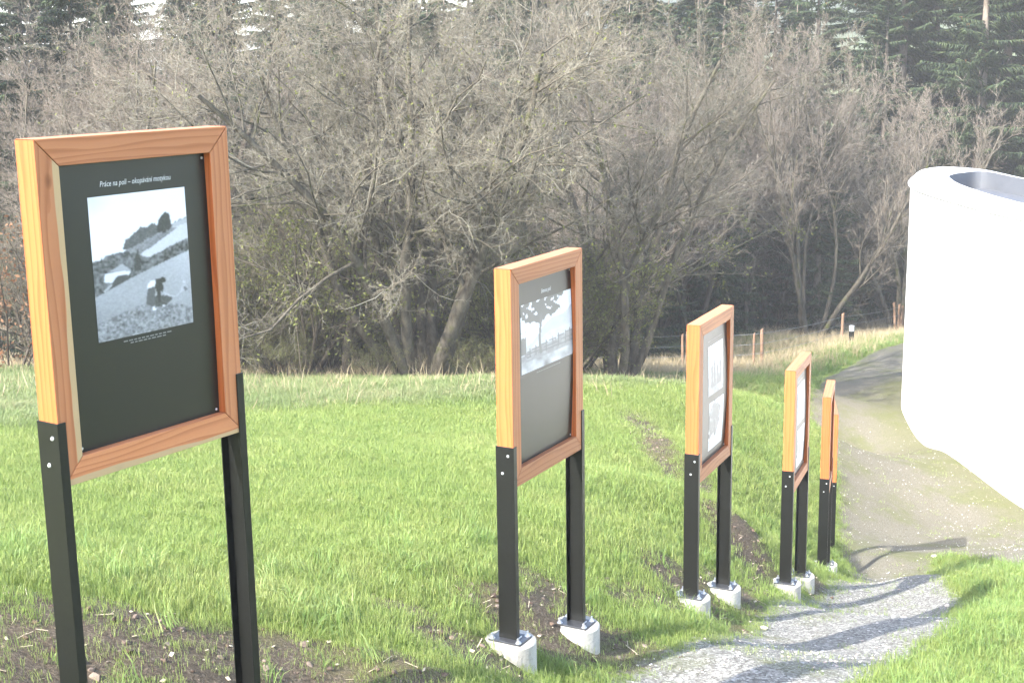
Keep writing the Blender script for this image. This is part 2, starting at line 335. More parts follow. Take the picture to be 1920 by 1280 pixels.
def axis_grid(lo, hi, step, out, far):
    a = list(np.arange(lo, hi + 1e-6, step)); s = step
    v = hi
    while v < far: s *= out; v += s; a.append(v)
    v = lo; s = step; b = []
    while v > -far: s *= out; v -= s; b.append(v)
    return np.array(b[::-1] + a)
def build_ground():
    gx = axis_grid(-7, 11, .11, 1.13, 330); gy = axis_grid(4.2, 34, .11, 1.11, 400)
    gy = gy[gy > -60]; gx = gx[np.abs(gx) < 1600]
    X, Y = np.meshgrid(gx, gy); Z = ground(X, Y)
    # a far ridge closes the valley to the right, beyond the woods
    R = 62*np.exp(-((X-95)/85.)**2 - ((Y-330)/90.)**2)
    Z = Z + np.where(Y > 110, R, 0)*np.clip((Y-110)/100, 0, 1)
    ny, nx = X.shape
    V = np.stack([X, Y, Z], -1).reshape(-1, 3)
    i = np.arange(ny*nx).reshape(ny, nx)
    F = np.stack([i[:-1, :-1], i[:-1, 1:], i[1:, 1:], i[1:, :-1]], -1).reshape(-1, 4)
    me = pymesh('ground', V, F, True)
    x, y = V[:, 0], V[:, 1]
    for nm, fn in (('path', pathmask), ('dirt', dirtmask), ('rough', roughmask), ('woods', woodmask)):
        a = me.attributes.new(nm, 'FLOAT', 'POINT'); a.data.foreach_set('value', fn(x, y).astype(np.float32))
    m, nt, n, l, b = mat('ground_surface', .95, .15)
    g = N(nt, 'ShaderNodeNewGeometry'); P = g.outputs['Position']
    def at(nm): return N(nt, 'ShaderNodeAttribute', attribute_name=nm).outputs['Fac']
    n1 = noise(nt, 1.3, 5, .6, P); n2 = noise(nt, 14, 5, .7, P); n3 = noise(nt, 60, 4, .7, P); n4 = noise(nt, .35, 3, .5, P)
    grass = ramp(nt, n2.outputs['Fac'], [(.3, (.10, .13, .035)), (.55, (.17, .21, .055)), (.75, (.23, .26, .08))]).outputs[0]
    grass = mix(nt, math_(nt, 'MULTIPLY', math_(nt, 'SUBTRACT', n1.outputs['Fac'], .45), 3, True), grass, (.17, .215, .035))
    dry = ramp(nt, n2.outputs['Fac'], [(.3, (.13, .15, .05)), (.5, (.22, .21, .10)), (.7, (.36, .30, .19))]).outputs[0]
    litter = ramp(nt, n2.outputs['Fac'], [(.3, (.06, .045, .03)), (.5, (.13, .10, .065)), (.7, (.26, .20, .13))]).outputs[0]
    soil = ramp(nt, n3.outputs['Fac'], [(.3, (.05, .038, .027)), (.55, (.115, .09, .062)), (.72, (.235, .19, .14))]).outputs[0]
    # gravel: pale grey chips near, brownish with moss on the level path
    vo = N(nt, 'ShaderNodeTexVoronoi'); vo.inputs['Scale'].default_value = 62; l.new(P, vo.inputs['Vector'])
    sp = N(nt, 'ShaderNodeSeparateColor'); l.new(vo.outputs['Color'], sp.inputs[0])
    gr = ramp(nt, sp.outputs[0], [(0, (.12, .112, .098)), (.5, (.22, .21, .185)), (.85, (.31, .30, .265)), (1, (.46, .44, .40))]).outputs[0]
    gb = ramp(nt, n3.outputs['Fac'], [(.3, (.085, .078, .056)), (.5, (.155, .142, .108)), (.72, (.27, .252, .205))]).outputs[0]
    sx = N(nt, 'ShaderNodeSeparateXYZ'); l.new(P, sx.inputs[0])
    fy = math_(nt, 'MULTIPLY', math_(nt, 'SUBTRACT', math_(nt, 'ADD', sx.outputs[1], math_(nt, 'MULTIPLY', n1.outputs['Fac'], 6)), 17.5), .25, True)
    gravel = mix(nt, fy, gr, gb)
    mossn = noise(nt, .9, 6, .72, P); n8 = noise(nt, 9, 5, .75, P)
    gb = mix(nt, 1, gb, ramp(nt, n8.outputs['Fac'], [(.34, (.5, .5, .47)), (.5, (1, 1, 1)), (.66, (1.5, 1.48, 1.45))]).outputs[0], 'MULTIPLY')
    mf = math_(nt, 'MULTIPLY', math_(nt, 'SUBTRACT', mossn.outputs['Fac'], math_(nt, 'SUBTRACT', .53, math_(nt, 'MULTIPLY', fy, .05))), 7, True)
    gravel = mix(nt, math_(nt, 'MULTIPLY', mf, .62), gravel, (.115, .125, .045))
    wallb = math_(nt, 'MULTIPLY', math_(nt, 'SUBTRACT', at('wallside'), .35), 2, True)
    gravel = mix(nt, math_(nt, 'MULTIPLY', wallb, .5), gravel, (.115, .12, .045))
    def soft(a, k=4, nz=n2, amt=.5):
        return math_(nt, 'MULTIPLY_ADD', math_(nt, 'SUBTRACT', math_(nt, 'ADD', a, math_(nt, 'MULTIPLY', math_(nt, 'SUBTRACT', nz.outputs['Fac'], .5), amt)), .5), k, True) if False else \
            math_(nt, 'ADD', math_(nt, 'MULTIPLY', math_(nt, 'SUBTRACT', math_(nt, 'ADD', a, math_(nt, 'MULTIPLY', math_(nt, 'SUBTRACT', nz.outputs['Fac'], .5), amt)), .5), k), .5, True)
    c = mix(nt, soft(at('rough'), 1.5, n1, 1.4), grass, dry)
    c = mix(nt, soft(at('woods'), 1.5, n1, 1.2), c, litter)
    soil = mix(nt, math_(nt, 'MULTIPLY', math_(nt, 'SUBTRACT', mossn.outputs['Fac'], .5), 5, True), soil, (.12, .125, .035))
    c = mix(nt, soft(at('dirt'), 3, n2, 1.6), c, soil)
    c = mix(nt, soft(at('path'), 4, n2, .9), c, gravel)
    farf = math_(nt, 'MULTIPLY', math_(nt, 'SUBTRACT', sx.outputs[1], 150), .01, True)
    c = mix(nt, farf, c, (.03, .042, .03))
    l.new(c, b.inputs['Base Color'])
    bump(nt, b, math_(nt, 'ADD', n3.outputs['Fac'], n2.outputs['Fac']), .7, .03)
    # strip beside the building where moss keeps to the wall
    a = me.attributes.new('wallside', 'FLOAT', 'POINT')
    w = np.clip(1 - segdist(x, y, OUTLINE)/1.6, 0, 1); a.data.foreach_set('value', w.astype(np.float32))
    o = link('ground', me, m); tag(o, 'grassy slope with a gravel path running down through it', kind='structure')
    return o
def smooth_loop(P, k=8):
    P = [np.array(p, float) for p in P]; n = len(P); out = []
    for i in range(n):
        p0, p1, p2, p3 = P[i-1], P[i], P[(i+1) % n], P[(i+2) % n]
        for j in range(k):
            t = j/k; out.append(tuple(.5*((2*p1) + (-p0+p2)*t + (2*p0-5*p1+4*p2-p3)*t*t + (-p0+3*p1-3*p2+p3)*t**3)))
    return out
INLINE = smooth_loop([(15.9,11.2),(13.0,15.1),(11.15,19.4),(10.12,24.1),(9.85,27.4),(9.95,30.2),(10.25,32.0),(10.5,32.7),(10.9,33.2),(11.58,33.5),(11.74,31.6),(12.19,27.5),(13.5,22.9),(15.5,18.4),(18.2,14.4)])
OUTLINE = smooth_loop([(15.5,10.5),(12.3,14.5),(10.3,19),(9.22,24.0),(8.9,27.4),(8.98,30.6),(9.85,33.2),(10.5,34.6),(11.15,35.1),(11.75,34.1),(11.85,31.6),(12.3,27.5),(13.6,23),(15.6,18.5),(18.5,14.5)])
build_ground()

# ------------------------------------------------------------------ white round building
def building():
    root = empty('round_building', (10.5, 24, -8.3)); off = root.location
    tag(root, 'white rendered building with a curved wall and broad white coping beside the path', 'building')
    P = np.array(OUTLINE); n = len(P)
    c = np.roll(P, -1, 0) - np.roll(P, 1, 0); c /= np.linalg.norm(c, axis=1)[:, None]
    nrm = np.stack([c[:, 1], -c[:, 0]], 1)          # sideways
    area = .5*np.sum(P[:, 0]*np.roll(P[:, 1], -1) - np.roll(P[:, 0], -1)*P[:, 1])
    if area < 0: nrm = -nrm                          # outward
    top = -2.95
    def ring(offs, z): 
        Q = P + nrm*np.asarray(offs)[:, None] if np.ndim(offs) else P + nrm*offs
        return [(q[0]-off.x, q[1]-off.y, (z if np.ndim(z) == 0 else z)-off.z) for q in Q]
    def strip(rings, name, m, close=None):
        V = sum(rings, []); F = []
        for r in range(len(rings)-1):
            for i in range(n): j = (i+1) % n; F.append((r*n+i, r*n+j, (r+1)*n+j, (r+1)*n+i))
        me = pymesh(name, V, F); bm = bmesh.new(); bm.from_mesh(me); bmesh.ops.recalc_face_normals(bm, faces=bm.faces); bm.to_mesh(me); bm.free(); me.shade_smooth()
        me.set_sharp_from_angle(angle=.6) if hasattr(me, 'set_sharp_from_angle') else None
        return link(name, me, m, root)
    m, nt, nn, l, b = mat('white_render', .9, .15)
    g = N(nt, 'ShaderNodeNewGeometry'); a = noise(nt, 45, 4, .6, g.outputs['Position']); a2 = noise(nt, .9, 4, .6, g.outputs['Position'])
    r = ramp(nt, a2.outputs['Fac'], [(.3, (.76, .755, .74)), (.7, (.82, .815, .80))])
    sx = N(nt, 'ShaderNodeSeparateXYZ'); l.new(g.outputs['Position'], sx.inputs[0])
    sf = math_(nt, 'MULTIPLY', math_(nt, 'SUBTRACT', math_(nt, 'MULTIPLY', a2.outputs['Fac'], .5), math_(nt, 'ADD', sx.outputs[2], 8.0)), 2.2, True)
    l.new(mix(nt, math_(nt, 'MULTIPLY', sf, .5), r.outputs[0], (.42, .40, .34)), b.inputs['Base Color']); bump(nt, b, a.outputs['Fac'], .25, .004)
    # wall solid: outer and inner skin
    strip([ring(0, -9.4), ring(0, top-.05)], 'wall', m)
    M_cop = plain('white_sheet_metal', (.80, .80, .79), .5, .4, .03, 3)
    inn = lambda z: [(q[0]-off.x, q[1]-off.y, z-off.z) for q in INLINE]
    strip([ring(.055, top-.055), ring(.06, top-.02), ring(.045, top), inn(top+.015)], 'coping', M_cop)
    M_roof = plain('pale_roof_sheet', (.105, .113, .128), .6, .3, .05, 2)
    strip([inn(top+.014), inn(top-.42)], 'parapet_lining', M_roof)
    Q = inn(top-.40); me = pymesh('roof', Q, [tuple(range(n))])
    bm = bmesh.new(); bm.from_mesh(me); bmesh.ops.triangulate(bm, faces=bm.faces); bmesh.ops.recalc_face_normals(bm, faces=bm.faces); bm.to_mesh(me); bm.free()
    link('roof', me, M_roof, root)
    mb = MB(); 
    q = (8.83, 28.9, -5.1); mb.box((q[0]-.05-off.x, q[1]-.05-off.y, q[2]-off.z), (q[0]+.05-off.x, q[1]+.05-off.y, q[2]+.035-off.z)); mb.obj('wall_hook', M_zinc, root, .006)
    # joints of the coping sheets
    for i in range(0, n, 9):
        mb = MB(); a0 = P[i] + nrm[i]*.052; a1 = np.array(INLINE[i]); t = c[i]*.010
        mb.add([(a0[0]-t[0]-off.x, a0[1]-t[1]-off.y, top+.010-off.z), (a0[0]+t[0]-off.x, a0[1]+t[1]-off.y, top+.010-off.z), (a1[0]+t[0]-off.x, a1[1]+t[1]-off.y, top+.026-off.z), (a1[0]-t[0]-off.x, a1[1]-t[1]-off.y, top+.026-off.z)], [(0,1,2,3)])
        mb.obj('coping_seam', M_cop, root)
building()

# ------------------------------------------------------------------ printed photographs (painted on a vertex grid)
def noise2(X, Y, s, seed=0, o=4): return fbm(X/s, Y/s, seed, o)
def blend(a, m, v): return np.where(m, v, a)
def paint_field(S, T):
    TL, TR, BR, BL = np.array((78,240)), np.array((690,170)), np.array((752,1020)), np.array((158,1158))
    X = (TL[0]*(1-S)+TR[0]*S)*(1-T) + (BL[0]*(1-S)+BR[0]*S)*T
    Y = (TL[1]*(1-S)+TR[1]*S)*(1-T) + (BL[1]*(1-S)+BR[1]*S)*T
    jx = X + 10*(noise2(X, Y, 14, 1)-.5); jy = Y + 26*(noise2(X, Y, 11, 2)-.5)
    V = .84 + .10*np.clip((Y-250)/250, 0, 1) - .14*np.clip(1-np.hypot(X-78, Y-240)/140, 0, 1)
    grain = noise2(X, Y, 8, 5) - .5; gr2 = noise2(X, Y, 16, 8, 3) - .5
    fld = .36 + .5*(noise2(X, Y, 30, 6)-.5) + .35*grain
    hill = inpoly(jx, jy, [(100,645),(300,575),(420,470),(520,455),(600,395),(720,345),(760,1200),(100,1200)])
    V = blend(V, hill, .30 + .35*grain)
    V = blend(V, inpoly(X, Y+6*grain, [(395,600),(440,560),(540,490),(610,415),(720,385),(720,480),(640,515),(540,570),(450,612),(400,640)]), .66+.12*grain)
    V = blend(V, inpoly(X, Y, [(610,395),(720,350),(720,385),(620,420)]), .50+.1*grain)
    V = blend(V, inpoly(X, Y+8*grain, [(520,475),(600,420),(640,420),(560,480),(450,560),(380,590)]), .26+.25*grain)
    V = blend(V, inpoly(jx, jy, [(290,560),(310,500),(350,470),(400,425),(450,420),(480,390),(505,405),(515,455),(420,510),(330,560)]), .12+.35*np.clip(grain, 0, 1))
    V = blend(V, inpoly(jx, jy, [(508,450),(512,385),(540,345),(562,325),(590,340),(600,390),(608,415),(560,455)]), .055+.1*np.clip(grain, 0, 1))
    V = blend(V, inpoly(jx, jy, [(110,650),(230,590),(320,570),(400,600),(460,610),(540,570),(640,515),(720,480),(720,560),(620,610),(480,680),(330,750),(200,850),(120,880)]), .16+.45*gr2)
    V = blend(V, inpoly(jx, jy, [(365,700),(372,600),(388,560),(400,620),(412,690)]), .07)
    V = blend(V, inpoly(X, Y, [(130,868),(340,745),(480,672),(600,615),(720,562),(780,1200),(130,1200)]), .44+.16*np.clip((X-400)/300, 0, 1)*np.clip((800-Y)/250, 0, 1)+.18*grain-.12*np.clip((Y-850)/250, 0, 1))
    V = blend(V, inpoly(jx, jy, [(140,1040),(300,960),(450,900),(620,900),(760,930),(770,1200),(140,1200)]), .30+.42*gr2+.45*grain)
    # barn and house
    V = blend(V, inpoly(X, Y, [(215,700),(290,650),(345,690),(330,720)]), .45)
    V = blend(V, inpoly(X, Y, [(185,718),(300,695),(342,700),(335,722),(300,718),(262,728),(232,772),(182,770)]), .80)
    V = blend(V, inpoly(X, Y, [(232,772),(262,728),(300,718),(345,735),(340,745),(262,790),(235,800)]), .10)
    V = blend(V, inpoly(X, Y, [(175,828),(225,780),(235,785),(190,835)]), .50)
    # woman bending with a hoe, child sitting
    V = blend(V, inpoly(X, Y, [(500,850),(600,850),(612,872),(560,920),(500,925)]), .10+.2*np.clip(grain, 0, 1))
    V = blend(V, inpoly(X, Y, [(450,815),(470,795),(500,800),(498,860),(500,915),(480,922),(442,908)]), .14)
    V = blend(V, inpoly(X, Y, [(446,812),(452,780),(470,760),(502,750),(505,790),(470,800)]), .85)
    V = blend(V, inpoly(X, Y, [(500,750),(540,742),(552,800),(548,832),(535,820),(532,900),(520,895),(510,830),(498,800)]), .05)
    V = blend(V, np.hypot(X-548, (Y-752)*1.1) < 19, .04)
    V = blend(V, inpoly(X, Y, [(482,922),(496,922),(510,944),(488,948)]), .85)
    V = blend(V, inpoly(X, Y, [(545,912),(562,908),(566,920),(548,922)]), .7)
    V = blend(V, inpoly(X, Y, [(548,830),(556,826),(600,850),(632,850),(630,856),(590,856)]), .6)
    V = blend(V, inpoly(X, Y, [(636,852),(664,812),(678,778),(700,780),(716,806),(690,818),(660,835),(642,856)]), .55)
    V = blend(V, np.hypot(X-687, Y-762) < 11, .62)
    V = blend(V, inpoly(X, Y, [(684,790),(700,790),(718,808),(690,822)]), .22)
    V = (V + np.roll(V, 1, 0) + np.roll(V, 1, 1) + np.roll(V, -1, 1)*.5)/3.5
    V[:, 0] = V[:, 1]; V[0] = V[1]
    return V + .05*(vnoise(S*150, T*190, 3)-.5)*(V < .75)
def paint_tree(S, T):
    g = noise2(S*100, T*100, 5, 4) - .5; g2 = noise2(S*100, T*100, 12, 14) - .5
    V = .80 - .1*T
    V = np.where(T > .62 - .42*S + .05*np.sin(S*9), .52+.12*g, V)
    V = np.where(T > .66 - .20*S + .04*np.sin(S*7+1), .58+.14*g, V)
    V = np.where(T > .72 - .10*S + .1*g2, .28+.3*g, V)
    V = np.where(T > .84, .42+.7*g2, V)
    cr = ((S-.30)/.52)**2 + ((T-.05)/.26)**2
    V = np.where((cr < 1.0 + 1.5*g2) & (noise2(S*100, T*100, 6, 31) > .36), .10, V)
    V = np.where((np.abs(S-.37-.02*np.sin(T*8)) < .022) & (T > .2) & (T < .80), .12, V)
    V = np.where((S < .09) & (T > .45+.3*g) & (T < .72), .14, V)
    for k, (t0, sl) in enumerate(((.66, -.10), (.72, -.05), (.77, -.02))):
        V = np.where((np.abs(T-t0-sl*(S-.5)) < .007) & (S > .1), .13, V)
    for s in (.16, .27, .47, .6, .72, .86, .95): V = np.where((np.abs(S-s) < .009) & (T > .62-.1*(S-.5)) & (T < .80), .15, V)
    return V
def paint_people(S, T):
    g = noise2(S*100, T*100, 5, 24) - .5; g2 = noise2(S*100, T*100, 14, 34) - .5
    V = .82 + 0*S
    V = np.where(T > .22 + .25*g2 + .1*S, .50+.3*g, V)
    V = np.where(T > .62 + .2*g2, .34+.5*g2, V)
    for cx, h in ((.25, .5), (.42, .55), (.62, .48), (.8, .52)):
        V = np.where((np.abs(S-cx) < .06*(.6+T)) & (T > 1-h-.06) & (T < .86), .14+.3*np.clip(g, 0, 1), V)
        V = np.where(np.hypot(S-cx, (T-(1-h-.1))*.8) < .035, .22, V)
    return V
def paint_trees(S, T):
    g = noise2(S*100, T*100, 5, 44) - .5; g2 = noise2(S*100, T*100, 12, 54) - .5
    V = .86 + 0*S
    V = np.where(((S-.35)/.42)**2 + ((T-.38)/.36)**2 < 1 + 2.4*g2, .17+.4*np.clip(g, 0, 1), V)
    V = np.where((np.abs(S-.4) < .03) & (T > .4) & (T < .9), .12, V)
    V = np.where(T > .80 + .2*g2 - .1*S, .58+.3*g, V)
    return V
def depth_fn(amp):
    return lambda x, z: .034 - amp*math.sin(PI*min(1, max(0, (z-.09)/(1.02))))*(.35 + .65*min(1, max(0, (x-.09)/.7)))
def print_photo(parent, x0, x1, z0, z1, fn, nx, nz, dep):
    S, T = np.meshgrid(np.linspace(0, 1, nx+1), np.linspace(0, 1, nz+1)); V = np.clip(fn(S, T), .015, .9)
    verts = [(x0+(x1-x0)*s, dep(x0+(x1-x0)*s, z1+(z0-z1)*t)-.0012, z1+(z0-z1)*t) for s, t in zip(S.ravel(), T.ravel())]
    i = np.arange((nx+1)*(nz+1)).reshape(nz+1, nx+1)
    F = np.stack([i[:-1, :-1], i[1:, :-1], i[1:, 1:], i[:-1, 1:]], -1).reshape(-1, 4)
    me = pymesh('photograph_print', verts, F)
    a = me.color_attributes.new('print', 'FLOAT_COLOR', 'POINT'); v = V.ravel()
    v = v**1.15*.98
    a.data.foreach_set('color', np.stack([v*.97, v*.97, v*1.05, np.ones_like(v)], -1).ravel().astype(np.float32))
    return link('photograph_print', me, M_print, parent)
def letters(parent, name, txt, x0, x1, z, dep, m, h=1.0):
    cu = bpy.data.curves.new('t', 'FONT'); cu.body = txt; cu.size = 1; cu.shear = .25; cu.resolution_u = 2; cu.offset = .004
    o = bpy.data.objects.new('t', cu); col.objects.link(o)
    bpy.context.view_layer.update()
    me = bpy.data.meshes.new_from_object(o.evaluated_get(bpy.context.evaluated_depsgraph_get()))
    w = max(v.co.x for v in me.vertices) or 1; s = (x1-x0)/w
    for v in me.vertices:
        X, Z = x0 + v.co.x*s, z + v.co.y*s*h
        v.co = (X, dep(X, Z)-.0015, Z)
    bpy.data.objects.remove(o); me.materials.clear(); me.name = name
    return link(name, me, m, parent)
def tiny_lines(parent, rows, dep, seed=0):
    r = random.Random(seed); mb = MB()
    for x0, x1, z in rows:
        x = x0
        while x < x1:
            w = r.uniform(.008, .022); w = min(w, x1-x)
            y = dep(x, z)-.0015; mb.add([(x, y, z-.0022), (x+w, y, z-.0022), (x+w, y, z+.0022), (x, y, z+.0022)], [(0,1,2,3)]); x += w + .005
    return mb.obj('caption_text', M_cap, parent)

SW, SH, SD, ST = .8747, 1.2, .099, .094
ZL, ZR, TLg, TRg = -.8704, -1.1051, .2319, .2374
def channel(mb, x_out, x_in, z0, z1, t=.006, lip=.036):
    # C profile: web on the outside, flanges clasping the frame front and back
    s = 1 if x_in > x_out else -1
    y0, y1 = -t, SD + t
    poly = [(x_out, y0), (x_out, y1), (x_out + s*lip, y1), (x_out + s*lip, y1-t+.0005), (x_out + s*t*.9, y1-t+.0005), (x_out + s*t*.9, y0+t-.0005), (x_out + s*lip, y0+t-.0005), (x_out + s*lip, y0)]
    mb.prism(poly if s < 0 else poly[::-1], z0, z1)
SIGNS = [(-1.5665,4.5617,-1.4441,.9714),(-.0031,7.1001,-2.2923,1.0728),(1.3559,9.6963,-3.1225,1.1282),(2.6232,12.3616,-4.0953,1.1937),(3.6299,15.1497,-5.0637,1.2935),(4.4636,18.2023,-6.088,1.3955)]
SLAB = ['nearest wood framed sign, its black board printed with a field work photograph and white title',
        'wood framed sign on black posts whose grey board shows a tree and fence photograph',
        'third wood framed sign, glaring grey board with two pale pictures one above the other',
        'fourth wood framed sign, dark knots at the top of its orange left side',
        'edge-on wood framed sign with hidden board, right in front of the last sign',
        'farthest wood framed sign of the row, mostly hidden, only its narrow orange edge showing']
def build_sign(i, x, y, z, a):
    ZL, ZR = (-.8704-.11*(i == 0), -1.1051-.11*(i == 0))
    root = empty('information_sign', (x, y, z), a)
    tag(root, SLAB[i], 'sign', 'wood framed signs standing in a row beside the path')
    ch = .0015                                                      # hairline gap at the mitres
    def frame_piece(name, poly_front, m):
        mb = MB(); n = len(poly_front)
        V = [(px_, 0, pz) for px_, pz in poly_front] + [(px_, SD, pz) for px_, pz in poly_front]
        mb.add(V, [tuple(range(n-1, -1, -1)), tuple(range(n, 2*n))] + [(k, (k+1) % n, n+(k+1) % n, n+k) for k in range(n)])
        o = mb.obj(name, m, root, .0022)
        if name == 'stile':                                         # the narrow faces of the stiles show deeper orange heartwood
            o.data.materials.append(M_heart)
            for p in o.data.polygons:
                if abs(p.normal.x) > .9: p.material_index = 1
        return o
    s1 = i == 0
    frame_piece('stile', [(0, 0), (ST, ST+ch), (ST, SH-ST-ch), (0, SH-2*ch)], M_woodZs if s1 else M_woodZ)
    frame_piece('stile', [(SW, 0), (SW, SH-2*ch), (SW-ST, SH-ST-ch), (SW-ST, ST+ch)], M_woodZ)
    frame_piece('rail', [(ch, SH), (ST+ch, SH-ST), (SW-ST-ch, SH-ST), (SW-ch, SH)], M_woodX)
    frame_piece('rail', [(ch*2, 0), (SW-ch*2, 0), (SW-ST-ch, ST), (ST+ch, ST)], M_woodXs if s1 else M_woodX)
    dep = depth_fn((.004, .016, .018, .014, .008, .008)[i])
    # board: a slightly bowed sheet with thickness
    nx, nz = 6, 12; xs = np.linspace(ST-.004, SW-ST+.004, nx+1); zs = np.linspace(ST-.004, SH-ST+.004, nz+1)
    V = [(xx, dep(xx, zz), zz) for zz in zs for xx in xs] + [(xx, dep(xx, zz)+.008, zz) for zz in zs for xx in xs]
    F = []; K = (nx+1)*(nz+1)
    for r in range(nz):
        for c in range(nx):
            q = r*(nx+1)+c; F.append((q, q+1, q+nx+2, q+nx+1)); F.append((K+q+nx+1, K+q+nx+2, K+q+1, K+q))
    bd = link('display_board', pymesh('display_board', V, F, True), M_board, root)
    if i == 0:
        print_photo(bd, .225, .671, .4715, .9855, paint_field, 124, 144, dep)
        letters(bd, 'title_text', 'Práce na poli – okopávání motykou', .281, .608, 1.018, dep, M_letter, 1.25)
        tiny_lines(bd, [(.335, .565, .4565), (.366, .533, .447)], dep)
    elif i == 1:
        print_photo(bd, .159, .772, .595, .9765, paint_tree, 90, 60, dep)
        letters(bd, 'title_text', 'Branou poli', .408, .526, 1.008, dep, M_letter, 1.3)
        tiny_lines(bd, [(.33, .62, .575)], dep)
    elif i < 5:
        print_photo(bd, .303, .668, .593, .975, paint_people, 36, 38, dep)
        print_photo(bd, .34, .684, .16, .536, paint_trees, 36, 38, dep)
        tiny_lines(bd, [(.301, .644, 1.014)], dep, i)
    mb = MB()
    for sx_, sz_ in ((.113, 1.086), (.767, 1.086), (.119, .109), (.764, .109)):
        m2 = MB(); m2.disc_y((sx_, dep(sx_, sz_)-.0012, sz_), .0055, .002); m2.obj('screw', M_screw, bd)
    for side, (xo, xi, z0, z1) in enumerate(((-.006, .04, ZL, TLg), (SW+.006, SW-.04, ZR, TRg))):
        mb = MB(); channel(mb, xo, xi, z0, z1); po = mb.obj('post', M_black, root, .0012)
        cx = .018 if side == 0 else SW-.018; cy = SD/2
        mb = MB(); mb.box((cx-.07, cy-.10, z0-.012), (cx+.07, cy+.10, z0)); pl = mb.obj('base_plate', M_plate, po, .002)
        mb = MB(); e = .006 if side == 0 else -.006
        mb.box((min(cx-.028, cx+.028), -.012, z0-.0005), (max(cx-.028, cx+.028), -.0065, z0+.008)); mb.obj('weld_bead', M_zinc, po, .002)
        for bx, by in ((-.055, -.082), (.055, -.082), (-.055, .082), (.055, .082)):
            mb = MB(); mb.cyl((cx+bx, cy+by), .017, z0-.0005, z0+.003, 12); mb.cyl((cx+bx, cy+by), .011, z0+.003, z0+.013, 6); mb.cyl((cx+bx, cy+by), .006, z0+.0125, z0+.030, 8)
            mb.obj('anchor_bolt', M_zinc, po)
        if side == 0:
            for (yy, zz) in ((.026, TLg-.055), (.055, TLg-.155)) if i % 2 == 0 else ((.03, TLg-.05), (.065, TLg-.15)):
                mb = MB(); mb.disc_y((-.0065, yy, zz), .0085, .004, 12, 'x'); mb.obj('screw', M_screw, po)
        else:
            for (yy, zz) in ((.03, TRg-.06), (.06, TRg-.16)):
                mb = MB(); mb.disc_y((SW+.0065, yy, zz), .0085, -.004, 12, 'x'); mb.obj('screw', M_screw, po)
        mb = MB(); R = .147; zt = z0-.0125; cc = (cx, cy)
        rr = [(R-.0, zt-.55), (R, zt-.008), (R-.008, zt)]
        nn_ = 40; V = []
        for q, (r_, z_) in enumerate(rr):
            V += [(cc[0]+r_*(1+.006*math.sin(5*k+i))*math.cos(2*PI*k/nn_), cc[1]+r_*(1+.006*math.sin(5*k+i))*math.sin(2*PI*k/nn_), z_) for k in range(nn_)]
        F = [(q*nn_+k, q*nn_+(k+1) % nn_, (q+1)*nn_+(k+1) % nn_, (q+1)*nn_+k) for q in range(2) for k in range(nn_)] + [tuple(range(2*nn_, 3*nn_))]
        mb.add(V, F); mb.obj('concrete_footing', M_conc, root)
        ca, sa = math.cos(a), math.sin(a); PADS.append((x+cx*ca-cy*sa, y+cx*sa+cy*ca))
    return root
for i, sg in enumerate(SIGNS): build_sign(i, *sg)

# ------------------------------------------------------------------ bollard light and wire fence
def gz(x, y): return float(ground(np.array([x]), np.array([y]))[0])
def bollard():
    x, y = 10.95, 43.3; z = gz(x, y); root = empty('bollard_light', (x, y, z-.02))
    tag(root, 'short black bollard light with a pale lens in the grass beside the level path', 'bollard light')
    mb = MB(); mb.cyl((0, 0), .085, 0, .46, 20); mb.obj('body', M_black, root, .004)
    mb = MB(); mb.cyl((0, 0), .078, .46, .60, 20); mb.obj('lens', plain('frosted_lens', (.72, .73, .74), .3, .5, .05), root)
    mb = MB(); mb.cyl((0, 0), .088, .60, .63, 20, .082); mb.obj('cap', plain('grey_cap', (.55, .55, .56), .4, .5, .05), root, .004)
bollard()
M_postw = plain('weathered_round_post', (.25, .155, .10), .85, .2, .25, 6, 0, .3)
M_wire = plain('fence_wire', (.28, .27, .26), .5, .4, .1, 10, .5)
